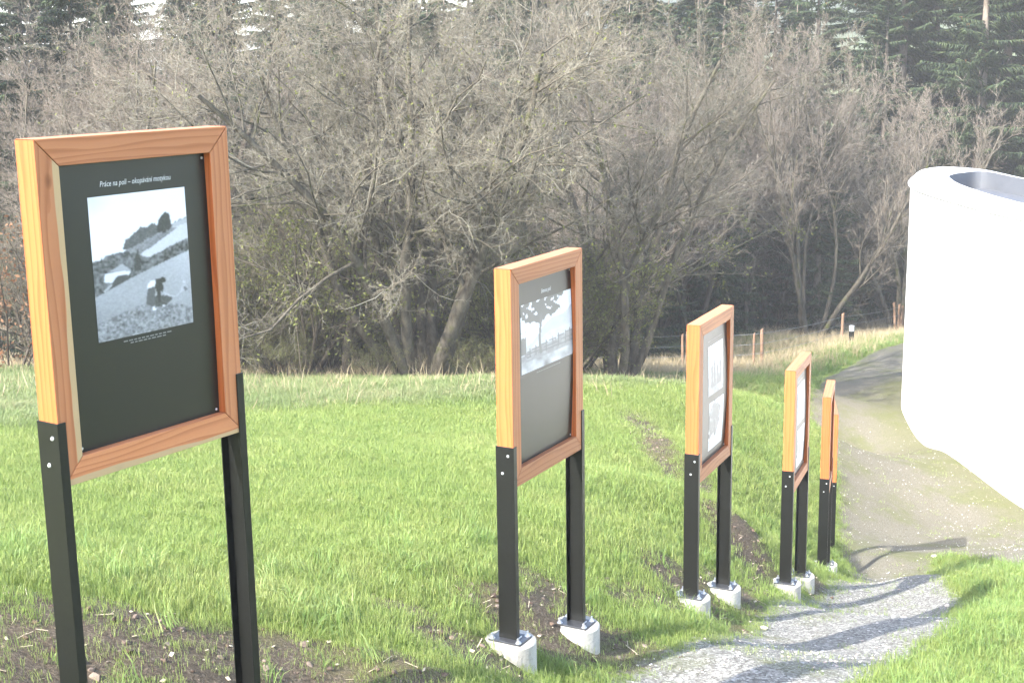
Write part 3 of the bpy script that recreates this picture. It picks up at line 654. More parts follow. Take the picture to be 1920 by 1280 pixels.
def fence():
    P = [(2.02,34.3,1.02,.02),(5.02,39.4,1.02,-.02),(5.17,39.6,1.12,.01),(7.28,40.4,1.0,.01),(7.52,40.3,1.1,-.02),(11.2,45.6,.95,.02),(15.2,53.2,1.25,-.09),(15.42,53.6,1.15,0),(15.60,53.9,.95,.02),(15.72,54.1,1.05,-.02),(15.8,53.3,.55,0),(15.98,54.3,1.1,.03)]
    root = empty('wire_fence', (2.02, 34.3, gz(2.02, 34.3)))
    tag(root, 'low wire fence of thin round wooden posts running along the edge of the wood', 'fence')
    o = root.location; tops = []
    for k, (x, y, h, ln) in enumerate(P):
        z = gz(x, y) - .15; r = .055 if k not in (1, 3) else .04
        V = []; n = 10
        for q, t in enumerate((0, .5, 1)):
            V += [(x-o.x+ln*t*h+r*(1-.06*q)*math.cos(2*PI*j/n), y-o.y+r*(1-.06*q)*math.sin(2*PI*j/n), z-o.z+(h+.15)*t + (.03*math.cos(2*PI*j/n) if q == 2 else 0)) for j in range(n)]
        F = [(q*n+j, q*n+(j+1) % n, (q+1)*n+(j+1) % n, (q+1)*n+j) for q in range(2) for j in range(n)] + [tuple(range(2*n, 3*n))]
        mb = MB(); mb.add(V, F); mb.obj('post', M_postw, root); tops.append((x-o.x, y-o.y, gz(x, y)-o.z, h, ln))
    main = [0, 2, 4, 5, 7, 9]
    for lvl in (.35, .62, .9):
        for a_, b_ in zip(main[:-1], main[1:]):
            A, B = tops[a_], tops[b_]; mb = MB(); K = 6
            pts = [(A[0]+(B[0]-A[0])*t, A[1]+(B[1]-A[1])*t - .06, A[2]+(B[2]-A[2])*t + lvl*(A[3]*(1-t)+B[3]*t) - .05*math.sin(PI*t)) for t in np.linspace(0, 1, K)]
            V = []; 
            for p_ in pts: V += [(p_[0], p_[1], p_[2]+.006), (p_[0], p_[1]-.005, p_[2]-.004), (p_[0], p_[1]+.005, p_[2]-.004)]
            mb.add(V, [(3*q+j, 3*q+(j+1) % 3, 3*q+3+(j+1) % 3, 3*q+3+j) for q in range(K-1) for j in range(3)]); mb.obj('wire', M_wire, root)
fence()

# ------------------------------------------------------------------ trees
class Buf:
    def __init__(s): s.V = []; s.F = []; s.n = 0
    def tube(s, pts, rad, k):
        """pts list of 3-tuples"""
        P = np.array(pts); m = len(P); T = np.gradient(P, axis=0); T /= np.linalg.norm(T, axis=1)[:, None] + 1e-9
        ref = np.array((.3, .8, .5)); A = np.cross(T, ref); A /= np.linalg.norm(A, axis=1)[:, None] + 1e-9; B = np.cross(T, A)
        an = 2*PI*np.arange(k)/k; R = np.array(rad)[:, None, None]
        V = P[:, None, :] + R*(A[:, None, :]*np.cos(an)[None, :, None] + B[:, None, :]*np.sin(an)[None, :, None])
        s.V.append(V.reshape(-1, 3)); i = np.arange(m*k).reshape(m, k) + s.n; j = np.roll(i, -1, 1)
        s.F.append(np.stack([i[:-1], j[:-1], j[1:], i[1:]], -1).reshape(-1, 4)); s.n += m*k
    def spikes(s, A, B, r):
        """3-sided spikes from A to B"""
        A = np.array(A); B = np.array(B); r = np.array(r)[:, None]
        T = B-A; T /= np.linalg.norm(T, axis=1)[:, None]+1e-9
        U = np.cross(T, np.array((.31, .77, .55))); U /= np.linalg.norm(U, axis=1)[:, None]+1e-9; W = np.cross(T, U)
        c = [A + r*U, A + r*(-.5*U+.866*W), A + r*(-.5*U-.866*W), B]
        V = np.stack(c, 1).reshape(-1, 3); n = len(A); i = (np.arange(n)*4 + s.n)[:, None]
        s.V.append(V); F = np.concatenate([i+np.array([[0, 1, 3, 3]]), i+np.array([[1, 2, 3, 3]]), i+np.array([[2, 0, 3, 3]])])
        s.F.append(F); s.n += 4*n
    def leaves(s, C, size, up=.3):
        C = np.array(C); n = len(C); a = nr.normal(size=(n, 3)); a /= np.linalg.norm(a, axis=1)[:, None]; b = np.cross(a, nr.normal(size=(n, 3))); b /= np.linalg.norm(b, axis=1)[:, None]
        z = (size*(.6+.8*nr.rand(n)))[:, None]
        V = np.stack([C-a*z, C+b*z*.5, C+a*z, C-b*z*.5], 1).reshape(-1, 3); i = (np.arange(n)*4+s.n)[:, None]
        s.V.append(V); s.F.append(i+np.arange(4)[None]); s.n += 4*n
    def mesh(s, name):
        if not s.V: return None
        V = np.concatenate(s.V).astype(np.float32); F = np.concatenate(s.F)
        tri = F[:, 2] == F[:, 3]; nt_ = int(tri.sum()); nq = len(F)-nt_
        me = bpy.data.meshes.new(name); me.vertices.add(len(V)); me.vertices.foreach_set('co', V.ravel())
        li = np.concatenate([F[tri][:, :3].ravel(), F[~tri].ravel()]); st = np.concatenate([np.arange(nt_)*3, nt_*3+np.arange(nq)*4])
        me.loops.add(len(li)); me.loops.foreach_set('vertex_index', li.astype(np.int32)); me.polygons.add(nt_+nq); me.polygons.foreach_set('loop_start', st.astype(np.int32))
        me.update(calc_edges=True); me.validate()
        return me

def norm(v):
    l = math.sqrt(v[0]*v[0]+v[1]*v[1]+v[2]*v[2]) or 1; return (v[0]/l, v[1]/l, v[2]/l)
def grow(spec, seed):
    R = random.Random(seed); tr, cr = Buf(), Buf(); SA, SB, SR = [], [], []; tips = []
    last = len(spec['kids'])
    def br(p, d, L, r, lev):
        ns = spec['seg'][lev]; pts = [p]; rad = [r]; dirs = [d]; w = spec['wander'][lev]; tp = spec['trop'][lev]
        for k in range(ns):
            d = norm((d[0]+R.gauss(0, w), d[1]+R.gauss(0, w), d[2]+R.gauss(0, w)+tp)); q = pts[-1]
            if q[2] < .25 and d[2] < 0: d = norm((d[0], d[1], .15))
            pts.append((q[0]+d[0]*L/ns, q[1]+d[1]*L/ns, q[2]+d[2]*L/ns)); rad.append(r*(1-(k+1)/ns*spec.get('taper', .72))); dirs.append(d)
        (tr if lev < spec['trunklev'] else cr).tube(pts, rad, 8 if lev == 0 else 5 if lev == 1 else 3)
        if lev >= last: return
        K = spec['kids'][lev]; K = max(1, int(K*R.uniform(.75, 1.25)+.5)); s0 = spec['start'][lev]
        for k in range(K):
            t = s0+(1-s0)*(k+R.random())/K; f = t*ns; j = min(ns-1, int(f)); u = f-j
            q = tuple(pts[j][c]*(1-u)+pts[j+1][c]*u for c in range(3)); dd = dirs[j+1]
            az = R.uniform(0, 2*PI); an = spec['ang'][lev]*R.uniform(.7, 1.3)
            a = norm((dd[1]*.3-dd[2]*.8, dd[2]*.5-dd[0]*.3+.01, dd[0]*.8-dd[1]*.5+.02)); a = norm(tuple(a[c]-dd[c]*sum(a[x]*dd[x] for x in range(3)) for c in range(3)))
            b = (dd[1]*a[2]-dd[2]*a[1], dd[2]*a[0]-dd[0]*a[2], dd[0]*a[1]-dd[1]*a[0])
            nd = norm(tuple(dd[c]*math.cos(an)+(a[c]*math.cos(az)+b[c]*math.sin(az))*math.sin(an) for c in range(3)))
            l2 = L*spec['lr'][lev]*(1-.45*t)*R.uniform(.65, 1.25); r2 = max(spec['rmin'], (rad[j]*(1-u)+rad[j+1]*u)*spec['rr'])
            if lev+1 == last:
                e = (q[0]+nd[0]*l2, q[1]+nd[1]*l2, q[2]+nd[2]*l2+spec['trop'][-1]*l2); SA.append(q); SB.append(e); SR.append(max(spec['rmin']*1.15, r2*.8)); tips.append(e)
            else: br(q, nd, l2, r2, lev+1)
    for (off, d, L, r) in spec['stems'](R): br(off, norm(d), L, r, 0)
    cr.spikes(SA, SB, SR)
    lf = None
    if spec.get('leaf'):
        dens, size, zmax = spec['leaf']; pts = [((a[0]*.4+b[0]*.6), (a[1]*.4+b[1]*.6), (a[2]*.4+b[2]*.6)) for a, b in zip(SA, SB) if b[2] < zmax*R.uniform(.6, 1.1) and R.random() < dens]
        if pts: lb = Buf(); lb.leaves(pts, size); lf = lb
    return tr.mesh('trunk'), cr.mesh('crown'), (lf.mesh('young_leaves') if lf else None)

def base(**k):
    d = dict(seg=[8, 6, 5, 3, 2], wander=[.10, .16, .20, .22, .2], trop=[.05, .05, .04, .03, 0.0], kids=[9, 7, 7, 5], start=[.25, .15, .1, .05], ang=[.75, .8, .8, .7], lr=[.62, .55, .5, .55], rr=.42, rmin=.0033, trunklev=2)
    d.update(k); return d
def stems(n, L, r, spread, base_r=.25, lean=(0, 0)):
    def f(R):
        o = []
        for k in range(n):
            a = 2*PI*k/n+R.uniform(-.4, .4); s = spread*R.uniform(.5, 1.2) if n > 1 else spread*.3
            o.append(((math.cos(a)*base_r*(n > 1), math.sin(a)*base_r*(n > 1), -.3), (math.cos(a)*s+lean[0], math.sin(a)*s+lean[1], 1), L*R.uniform(.8, 1.1), r*R.uniform(.7, 1.15)))
        return o
    return f
SPEC = {
 'big_multi':  (base(stems=stems(9, 7.6, .15, .36, .34), kids=[14, 10, 9, 9], start=[.31, .12, .1, .05], ang=[.95, .85, .8, .75], trop=[.03, .02, .02, .02, 0], lr=[.6, .5, .45, .5], leaf=(.04, .03, 9)), M_bark, M_twig, 3),
 'lean_multi': (base(stems=stems(5, 8.2, .13, .30, .22, (.12, 0)), kids=[13, 10, 9, 9], start=[.3, .12, .1, .05], ang=[.75, .75, .75, .7], wander=[.10, .15, .2, .22, .2], trop=[.05, .05, .03, .02, 0], lr=[.5, .5, .45, .45], leaf=(.4, .035, 3.6)), M_bark, M_twig, 6),
 'dark_single':(base(stems=stems(1, 7.0, .14, .2), kids=[18, 8, 7, 8], start=[.16, .15, .1, .05], ang=[1.15, .8, .8, .7], lr=[.48, .55, .5, .5]), M_barkd, M_twigd, 8),
 'bush':       (base(stems=stems(9, 3.6, .055, .75, .3), kids=[9, 7, 6, 5], ang=[.8, .8, .8, .7], lr=[.6, .55, .5, .5], seg=[6, 5, 4, 2, 2], leaf=(.5, .03, 4)), M_barkd, M_twigd, 11),
 'pale_tall':  (base(stems=stems(3, 9.0, .085, .16, .2), kids=[16, 8, 7, 7], start=[.2, .1, .1, .05], ang=[.7, .7, .75, .7], lr=[.42, .5, .5, .5], trop=[.05, .06, .05, .03, 0]), M_bark, M_twigp, 14),
 'vase':       (base(stems=stems(5, 7.6, .085, .34, .15), kids=[12, 9, 8, 8], start=[.3, .15, .1, .05], ang=[.5, .5, .55, .55], lr=[.55, .5, .45, .5], trop=[.05, .09, .07, .05, 0]), M_bark, M_twigp, 17),
 'twisted':    (base(stems=stems(3, 7.2, .09, .35, .2), kids=[12, 8, 7, 8], wander=[.10, .18, .22, .24, .2], ang=[.8, .8, .8, .7], trop=[.05, .05, .03, .02, 0]), M_barkd, M_twigp, 21),
 'thicket':    (base(stems=stems(12, 4.4, .04, .32, .9), kids=[9, 6, 6], start=[.15, .1, .1], seg=[6, 4, 3, 2], ang=[.7, .75, .7], lr=[.5, .5, .5], trop=[.06, .05, .03, 0]), M_barkd, M_twigd, 25),
 'sapling':    (base(stems=stems(14, 3.0, .018, .10, 1.0), kids=[7, 5], start=[.2, .1], seg=[6, 3, 2], ang=[.5, .6], lr=[.35, .5], trop=[.05, .06, 0], trunklev=1), M_twigp, M_twigd, 28),
 'beech':      (base(stems=stems(5, 2.9, .03, .5, .25), kids=[9, 7, 6], start=[.1, .1, .1], seg=[6, 4, 3, 2], ang=[.9, .8, .8], lr=[.55, .5, .5], trop=[.03, .02, 0, 0], leaf=(.95, .045, 9)), M_barkd, M_twigd, 31),
}
MESH = {k: grow(v[0], v[3]) for k, v in SPEC.items()}
MESH['pale_tall_b'] = grow(SPEC['pale_tall'][0], 114); MESH['twisted_b'] = grow(SPEC['twisted'][0], 121); MESH['vase_b'] = grow(SPEC['vase'][0], 117)
for k in ('pale_tall_b', 'twisted_b', 'vase_b'): SPEC[k] = SPEC[k[:-2]]
def place(kind, name, x, y, s, rz, label, cat, group=None, sz=None, leafmat_=None):
    root = empty(name, (x, y, gz(x, y)), rz); root.scale = (s, s, sz or s); tag(root, label, cat, group)
    t, c, lf = MESH[kind]; _, bm_, cm_, _ = SPEC[kind]
    for nm, me, m in (('trunk', t, bm_), ('crown', c, cm_), ('leaves', lf, leafmat_ or (M_beech if kind == 'beech' else M_bud))):
        if me is None: continue
        if not me.materials: me.materials.append(m)
        o = bpy.data.objects.new(nm, me); col.objects.link(o); o.parent = root
    return root
place('big_multi', 'bare_tree', -1.95, 28.4, 1.0, .3, 'broad bare old tree, many mossy stems rising from one base at the lawn edge', 'tree')
place('lean_multi', 'bare_tree', 2.45, 30.9, 1.0, 0, 'bare tree with thick leaning grey stems, between the second and third signs', 'tree')
place('dark_single', 'bare_tree', -3.5, 27.95, .98, 1.0, 'bare tree with one straight dark trunk, left of the broad many-stemmed tree', 'tree')
place('bush', 'hazel_bush', -4.65, 28.8, 1.15, 2.0, 'many-stemmed bush with yellow-green buds, left of the straight dark trunk', 'bush')
place('beech', 'brown_leaved_bush', -10.1, 26.9, 1.0, .4, 'bush with withered orange-brown leaves at the left edge of the lawn', 'bush')
place('vase', 'bare_tree', 11.2, 50.5, 1.28, .4, 'round bare tree with fine upright branches left of the white building', 'tree')
place('vase_b', 'bare_tree', 15.6, 54.5, 1.22, 1.4, 'smaller round bare tree, crown just above the left end of the white building', 'tree')
ZONES = ((-.16, 'behind and beside the nearest sign'), (.03, 'between the nearest sign and the second'), (.16, 'between the second sign and the third'), (.225, 'between the third sign and the bollard light'), (9, 'at the left end of the white building'))
def zone(x, y): return next(w for lim, w in ZONES if x/y < lim)
spots = [  # kind, x, y, scale
 ('pale_tall',-10.4,31,1.0),('pale_tall_b',-8.6,30,1.05),('twisted',-7.4,31.5,1.05),('pale_tall',-6.2,33,1.1),('pale_tall_b',-11.8,34,1.1),('twisted_b',-5.2,31,1.0),('vase',-9.6,35.5,1.05),
 ('pale_tall',-3.0,34,1.15),('vase_b',-1.0,35.5,1.25),('twisted',-6.8,37,1.2),('pale_tall_b',.6,35.0,1.15),('twisted_b',-3.8,39,1.25),('pale_tall',1.6,37.5,1.2),('vase',3.0,41.5,1.2),
 ('twisted',3.4,37.6,1.05),('twisted_b',6.4,44.5,1.2),('pale_tall_b',4.4,44,1.25),('twisted',8.6,46.5,1.2),('pale_tall',6.8,47,1.25),('twisted_b',10.2,49.5,1.15),('vase_b',2.2,42,1.3),
 ('pale_tall',-13.5,38,1.2),('twisted',-11,41,1.3),('vase',-8,43,1.3),('pale_tall_b',-5.5,45,1.35),('twisted_b',-1.5,44,1.35),('vase_b',-15,45,1.4),('pale_tall',.5,48,1.4),
 ('twisted',9.0,51,1.3),('pale_tall_b',12.6,53.5,1.1),('twisted_b',13.6,56.5,1.15),('pale_tall',10.6,55.5,1.2),('twisted',17.5,58.5,1.1),('dark_single',7.2,49,1.25),('dark_single',12.4,51.2,1.0),('dark_single',5.4,51,1.2),('dark_single',-7.9,33.8,1.1),('dark_single',1.2,40.4,1.2),('twisted_b',-9.2,38.6,1.15),('vase_b',5.3,46.6,1.25)]
# the wood edge is lower towards the right: tree tops by bearing, metres below or above eye level per metre of distance
def treetop(x, y): return np.interp(x/y, [-.37, -.2, 0, .1, .2, .25, .30, .36], [.075, .08, .06, .045, .01, -.03, -.05, -.08])*y
for k, (kd, x, y, s) in enumerate(spots):
    hm = max(v.co.z for v in MESH[kd][1].vertices); y = y + 8.5*(y < 42 and -6.7 < x < 3.2); y = y + 4*(x > 3 and y < 52); hh = treetop(x, y)*1.0 - gz(x, y); s = hh/hm*rng.uniform(.78, 1.05)
    place(kd, 'bare_tree', x, y, s*1.06, rng.uniform(0, 6.28), 'bare grey-brown tree in the tangled wood, seen '+zone(x, y), 'tree', 'bare trees in the wood '+zone(x, y), s)
R2 = random.Random(5)
for k in range(16):
    x = R2.uniform(-6.4, 1.2) if k < 11 else R2.uniform(-9.8, -6)
    place('bush' if k % 2 else 'thicket', 'undergrowth_bush', x, R2.uniform(27.3, 29.3), R2.uniform(.16, .3), R2.uniform(0, 6.28), 'low brush at the edge of the lawn, seen '+zone(x, 28), 'bush', 'low brush at the lawn edge '+zone(x, 28))
for k in range(46):
    t = R2.random()
    if k < 14: x, y = R2.uniform(-10.5, -4.8), R2.uniform(29.2, 33); kd = R2.choice(['bush', 'thicket'])
    elif k < 20: x, y = R2.uniform(-.2, 1.5), R2.uniform(30.3, 32.0); kd = 'bush'
    elif k < 24: x, y = R2.uniform(-6, -4), R2.uniform(29.5, 31.5); kd = 'bush'
    else:
        x = R2.uniform(-14, 17); y = R2.uniform(1, 5) + np.interp(x, [-14, -6, 2, 3, 6, 10, 17], [38, 43, 46, 48, 50, 54, 59]); kd = R2.choice(['thicket', 'sapling', 'thicket'])
    place(kd, 'undergrowth_bush', x, y, R2.uniform(.55, .95) if k < 24 else R2.uniform(.8, 1.3), R2.uniform(0, 6.28), 'leafless bush in the undergrowth, seen '+zone(x, y), 'bush', 'undergrowth bushes '+zone(x, y))

def spruce(seed, H=22, gap=.42, sparse=1.0, zlow=.12):
    R = random.Random(seed); tr, cr = Buf(), Buf(); A, B, Rr = [], [], []
    tr.tube([(0, 0, -.5), (0, 0, H*.3), (.05, 0, H*.6), (0, .03, H)], [.26, .2, .12, .02], 8)
    z = H*zlow
    CA, CB, CR = [], [], []
    while z < H-.3:
        f = 1-z/H; L0 = (.35 + 3.6*f**.75)*sparse
        for k in range(6):
            if R.random() < .12: continue
            az = R.uniform(0, 2*PI); L = L0*R.uniform(.65, 1.15); el = .25-.75*f+R.uniform(-.12, .12); zz = z+R.uniform(-.18, .18)
            ca, sa = math.cos(az), math.sin(az); n = 5; P = []
            for j in range(n+1):
                t = j/n; r_ = L*t*math.cos(el*.6); h = zz+L*t*math.sin(el)*(1-.2*t)+.28*L*t*t*f; P.append((ca*r_, sa*r_, h))
            cr.tube(P, [.03*(1-.7*j/n) for j in range(n+1)], 3)
            m = int(9+22*L/3)
            for j in range(m):
                t = .12+.88*(j+R.random())/m; fi = t*n; a = min(n-1, int(fi)); u = fi-a
                q = [P[a][c]*(1-u)+P[a+1][c]*u for c in range(3)]
                for sgn in (-1, 1):
                    l = (.16+.42*(1-t)*min(1, L/2)+.10)*R.uniform(.7, 1.25); fw = R.uniform(.35, .8); sd = sgn*R.uniform(.5, 1); dn = -R.uniform(.25, 1.0)
                    d = norm((ca*fw-sa*sd, sa*fw+ca*sd, dn)); e = (q[0]+d[0]*l, q[1]+d[1]*l, q[2]+d[2]*l); A.append(q); B.append(e); Rr.append(.034)
                    if R.random() < .6:
                        g = [q[c]*.5+e[c]*.5 for c in range(3)]; d2 = norm((ca*.5+R.uniform(-.6, .6), sa*.5+R.uniform(-.6, .6), -.9)); l2 = l*.6; A.append(g); B.append([g[c]+d2[c]*l2 for c in range(3)]); Rr.append(.026)
            if z > H*.55 and R.random() < .35:
                e = P[-1]
                for c in range(2): q = (e[0]*.8+R.uniform(-.1, .1), e[1]*.8+R.uniform(-.1, .1), e[2]-.05); CA.append(q); CB.append((q[0], q[1], q[2]-.16)); CR.append(.035)
        z += gap*R.uniform(.8, 1.2)*(1 if f > .15 else .7)
    cr.spikes(A, B, Rr)
    cn = Buf(); cn.spikes(CA, CB, CR)
    return tr.mesh('trunk'), cr.mesh('crown'), cn.mesh('cones')
SPR = [spruce(1), spruce(2, 20, .45, .9), spruce(3, 24, .42, 1.05, .2), spruce(4, 17, .4, .85, .05)]
for me in SPR:
    for q, m in zip(me, (M_barkr, M_needle, M_conem)): q.materials.append(m)
GS2 = 'spruces behind the bare trees'
def place_spruce(k, x, y, s, label, group):
    root = empty('spruce_tree', (x, y, gz(x, y)), R2.uniform(0, 6.28)); s = s*(1.1 if x < 1.5 and (group or '').startswith(GS2) else 1); w = R2.uniform(1.15, 1.45); root.scale = (s*w, s*w, s*R2.uniform(.95, 1.08)); tag(root, label, 'tree', group)
    for nm, me in zip(('trunk', 'crown', 'cones'), SPR[k]): o = bpy.data.objects.new(nm, me); col.objects.link(o); o.parent = root
GS1 = 'dark spruces rising above the white building'; LS1 = 'tall dark green spruce with hanging branches rising above the white building'
for x, y, k, s in [(14.2,64,3,.93),(17.2,61,0,.95),(19.6,64,2,.95),(21.6,60.5,1,1.05),(24,63,0,1),(26.6,61,2,1),(22.2,68,2,1.1),(18.4,69,0,1.1),(26,69,1,1.2),(29.5,65,0,1),(19.9,58.4,3,1.0),(23.4,57.6,3,1.05),(15.9,58.8,3,.8),(24.6,54.8,3,1.0),(27.5,56.5,3,1.1),(28.8,60.4,1,1.1)]:
    place_spruce(k, x, y, s, LS1, GS1)
GS2 = 'spruces behind the bare trees'; LS2 = 'dark spruce in the wood, seen through the bare trees'
for x, y, k, s in [(12.6,66,1,.78),(10.4,63,0,.70),(8.2,60,1,.72),(6,62,2,.65),(4.4,58,0,.72),(2.2,61,1,.78),(.4,57,3,.85),(-1.6,60,0,.70),(-3.6,57,1,.68),(-5.6,60,3,.86),(-7.4,56,3,.8),(-9.2,58,0,.66),(-11.4,55,1,.68),(-13,57,3,.8),(-10.2,52,3,.75),(-15.6,58,0,.62),(-8.6,62,2,.6),(-17.8,55,1,.7),(11.4,70,2,.80),(7,70,0,.85),(3,68,1,.85),(-1,69,2,.7),(8.9,57.5,3,.85),(6.4,55.5,3,.8),(2.6,54.5,3,.8),(-2.4,53.5,3,.72),(14.6,71,1,.7),(-16.2,47,3,.75),(-13.2,46,0,.58),(-10.9,48.5,3,.72),(-12.2,43.5,3,.66),(-8.2,49,2,.52),(-6.2,50.5,3,.8),(-4.1,48.5,3,.72),(-.4,52.5,3,.78),(1.2,55.5,0,.68),(4.6,52.5,3,.78),(7.2,52.8,3,.74),(9.6,54.5,3,.76),(-14.6,51,2,.55),(-9.4,44.5,3,.62),(-17.6,50,0,.6),(5.6,66,2,.8),(9.4,67,2,.8),(-5.4,66,1,.85),(-9,67,2,.75),(12.4,60,1,.66),(-8.2,39.5,3,.62),(-5.4,41.5,1,.50),(-11.6,37.5,3,.60),(.3,42.5,3,.60),(4.1,46.5,3,.60),(-2.6,46,1,.55),(7.6,50,3,.52),(11.9,52.6,3,.50)]:
    place_spruce(k, x, y, s, 'dark spruce behind the bare trees, seen '+zone(x, y), GS2+' '+zone(x, y))
place_spruce(3, -13.6, 35.2, .72, 'near-black spruce at the top left corner, its branches against the white sky', None)

# ------------------------------------------------------------------ grass, dry stalks, chippings, crumbs of soil
def scatter(name, protos, P, rot, scl, idx, label):
    """instances of small meshes on a cloud of points (geometry nodes)"""
    me = bpy.data.meshes.new(name); me.vertices.add(len(P)); me.vertices.foreach_set('co', P.astype(np.float32).ravel())
    a = me.attributes.new('rot', 'FLOAT_VECTOR', 'POINT'); a.data.foreach_set('vector', rot.astype(np.float32).ravel())
    a = me.attributes.new('scl', 'FLOAT_VECTOR', 'POINT'); a.data.foreach_set('vector', scl.astype(np.float32).ravel())
    a = me.attributes.new('idx', 'INT', 'POINT'); a.data.foreach_set('value', idx.astype(np.int32))
    pc = bpy.data.collections.new(name + '_pieces')
    for k, (pm, m) in enumerate(protos):
        o = bpy.data.objects.new('%s_piece_%02d' % (name, k), pm)
        if not pm.materials: pm.materials.append(m)
        pc.objects.link(o)
    ng = bpy.data.node_groups.new(name + '_nodes', 'GeometryNodeTree')
    ng.interface.new_socket('Geometry', in_out='INPUT', socket_type='NodeSocketGeometry'); ng.interface.new_socket('Geometry', in_out='OUTPUT', socket_type='NodeSocketGeometry')
    gi = ng.nodes.new('NodeGroupInput'); go = ng.nodes.new('NodeGroupOutput'); ip = ng.nodes.new('GeometryNodeInstanceOnPoints'); ci = ng.nodes.new('GeometryNodeCollectionInfo')
    ci.inputs['Collection'].default_value = pc; ci.inputs['Separate Children'].default_value = True; ci.inputs['Reset Children'].default_value = True
    L = ng.links; L.new(gi.outputs[0], ip.inputs['Points']); L.new(ci.outputs[0], ip.inputs['Instance']); ip.inputs['Pick Instance'].default_value = True
    for nm, ty, sk in (('idx', 'INT', 'Instance Index'), ('rot', 'FLOAT_VECTOR', 'Rotation'), ('scl', 'FLOAT_VECTOR', 'Scale')):
        na = ng.nodes.new('GeometryNodeInputNamedAttribute'); na.data_type = ty; na.inputs['Name'].default_value = nm; L.new(na.outputs['Attribute'], ip.inputs[sk])
    L.new(ip.outputs[0], go.inputs[0])
    o = link(name, me); md = o.modifiers.new('scatter', 'NODES'); md.node_group = ng
    tag(o, label, None, None, 'stuff'); return o
def tuft(seed, n, h, w, spread, lean):
    R = random.Random(seed); mb = MB()
    for k in range(n):
        a = R.uniform(0, 6.28); r = spread*math.sqrt(R.random()); x, y = r*math.cos(a), r*math.sin(a); hh = h*R.uniform(.5, 1.15); b = R.uniform(0, 6.28); ln = lean*R.uniform(.2, 1.3); c, s = math.cos(b), math.sin(b); px_, py_ = -s*w*.5, c*w*.5
        V = [(x-px_, y-py_, -.01), (x+px_, y+py_, -.01), (x+c*ln*.3*hh+px_*.8, y+s*ln*.3*hh+py_*.8, hh*.55), (x+c*ln*.3*hh-px_*.8, y+s*ln*.3*hh-py_*.8, hh*.55), (x+c*ln*hh, y+s*ln*hh, hh*(1-.25*ln))]
        mb.add(V, [(0, 1, 2, 3), (3, 2, 4)])
    return mb.mesh('tuft', 0)
def grassmat(name, cs, hueamt=1, trans=.4):
    m, nt, n, l, b = mat(name, .5, .35)
    g = N(nt, 'ShaderNodeNewGeometry'); oi = N(nt, 'ShaderNodeObjectInfo'); k = noise(nt, .55, 4, .6, g.outputs['Position']); k2 = noise(nt, 3.5, 3, .6, g.outputs['Position'])
    f = math_(nt, 'ADD', math_(nt, 'MULTIPLY', g.outputs['Random Per Island'], .45), math_(nt, 'ADD', math_(nt, 'MULTIPLY', math_(nt, 'SUBTRACT', k.outputs['Fac'], .25), .6), math_(nt, 'MULTIPLY', math_(nt, 'SUBTRACT', k2.outputs['Fac'], .5), .5)))
    r = ramp(nt, f, [(i/(len(cs)-1), c) for i, c in enumerate(cs)]); l.new(r.outputs[0], b.inputs['Base Color'])
    t = N(nt, 'ShaderNodeBsdfTranslucent'); l.new(r.outputs[0], t.inputs[0]); ms = N(nt, 'ShaderNodeMixShader'); ms.inputs[0].default_value = trans
    l.new(b.outputs[0], ms.inputs[1]); l.new(t.outputs[0], ms.inputs[2]); l.new(ms.outputs[0], n['Material Output'].inputs[0]); return m
M_lawn = grassmat('lawn_blades', [(.11, .185, .05), (.18, .255, .065), (.245, .31, .085), (.33, .35, .13), (.44, .40, .22)])
M_long = grassmat('long_grass_blades', [(.08, .17, .045), (.14, .235, .06), (.20, .29, .085), (.30, .34, .13), (.45, .42, .25)])
M_dry = grassmat('dry_stalks', [(.30, .23, .13), (.42, .34, .21), (.55, .47, .32)], 1, .2)
T_lawn = [(tuft(k, 20, .06, .0034, .09, .7), M_lawn) for k in range(5)]
T_long = [(tuft(20+k, 16, .17, .006, .06, .8), M_long) for k in range(5)]
T_dry = [(tuft(40+k, 7, .34, .006, .12, .7), M_dry) for k in range(4)] + [(tuft(50+k, 14, .14, .006, .12, .9), M_dry) for k in range(3)]
def cloud(n, x0, x1, y0, y1, seed):
    """uniform points inside the stretch of ground the photograph can see, with some margin to either side"""
    r = np.random.RandomState(seed); y = np.sqrt(r.uniform(y0*y0, y1*y1, n)); t = r.uniform(-1, 1, n); x = y*t*.48 + 0
    k = (x > x0) & (x < x1); return x[k], y[k], r
def clear_of_pads(x, y, d=.15):
    m = np.ones(len(x), bool)
    for a, b in PADS: m &= np.hypot(x-a, y-b) > d
    return m
def put(name, protos, x, y, r, s, lean, label, dz=0, sxy=None):
    P = np.stack([x, y, ground(x, y)+dz], -1); n = len(x); rot = np.stack([r.normal(0, lean, n), r.normal(0, lean, n), r.uniform(0, 6.28, n)], -1)
    sx = s if sxy is None else sxy
    scatter(name, protos, P, rot, np.stack([sx, sx, s], -1), r.randint(0, len(protos), n), label)
outb = lambda x, y: ~inpoly(x, y, OUTLINE)
# lawn
X, Y, r = [], [], None
parts = []
for n, y0, y1, sd in ((26000, 4.2, 9, 1), (48000, 9, 17, 2), (52000, 17, 28, 3), (42000, 28, 50, 4)):
    x, y, r = cloud(n, -24, 24, y0, y1, sd); parts.append((x, y))
x = np.concatenate([p[0] for p in parts]); y = np.concatenate([p[1] for p in parts]); r = np.random.RandomState(9)
pm = pathmask(x, y); dm = dirtmask(x, y); rm = roughmask(x, y); wm = woodmask(x, y); big = fbm(x*1.6, y*1.6, 40); sml = fbm(x*6, y*6, 41)
keep = (r.rand(len(x)) < (1-pm*1.25)*(1-.9*np.clip(dm*1.4-.45+1.6*(sml-.5), 0, 1))*(1-.75*wm)*(1-.35*rm)) & clear_of_pads(x, y) & outb(x, y)
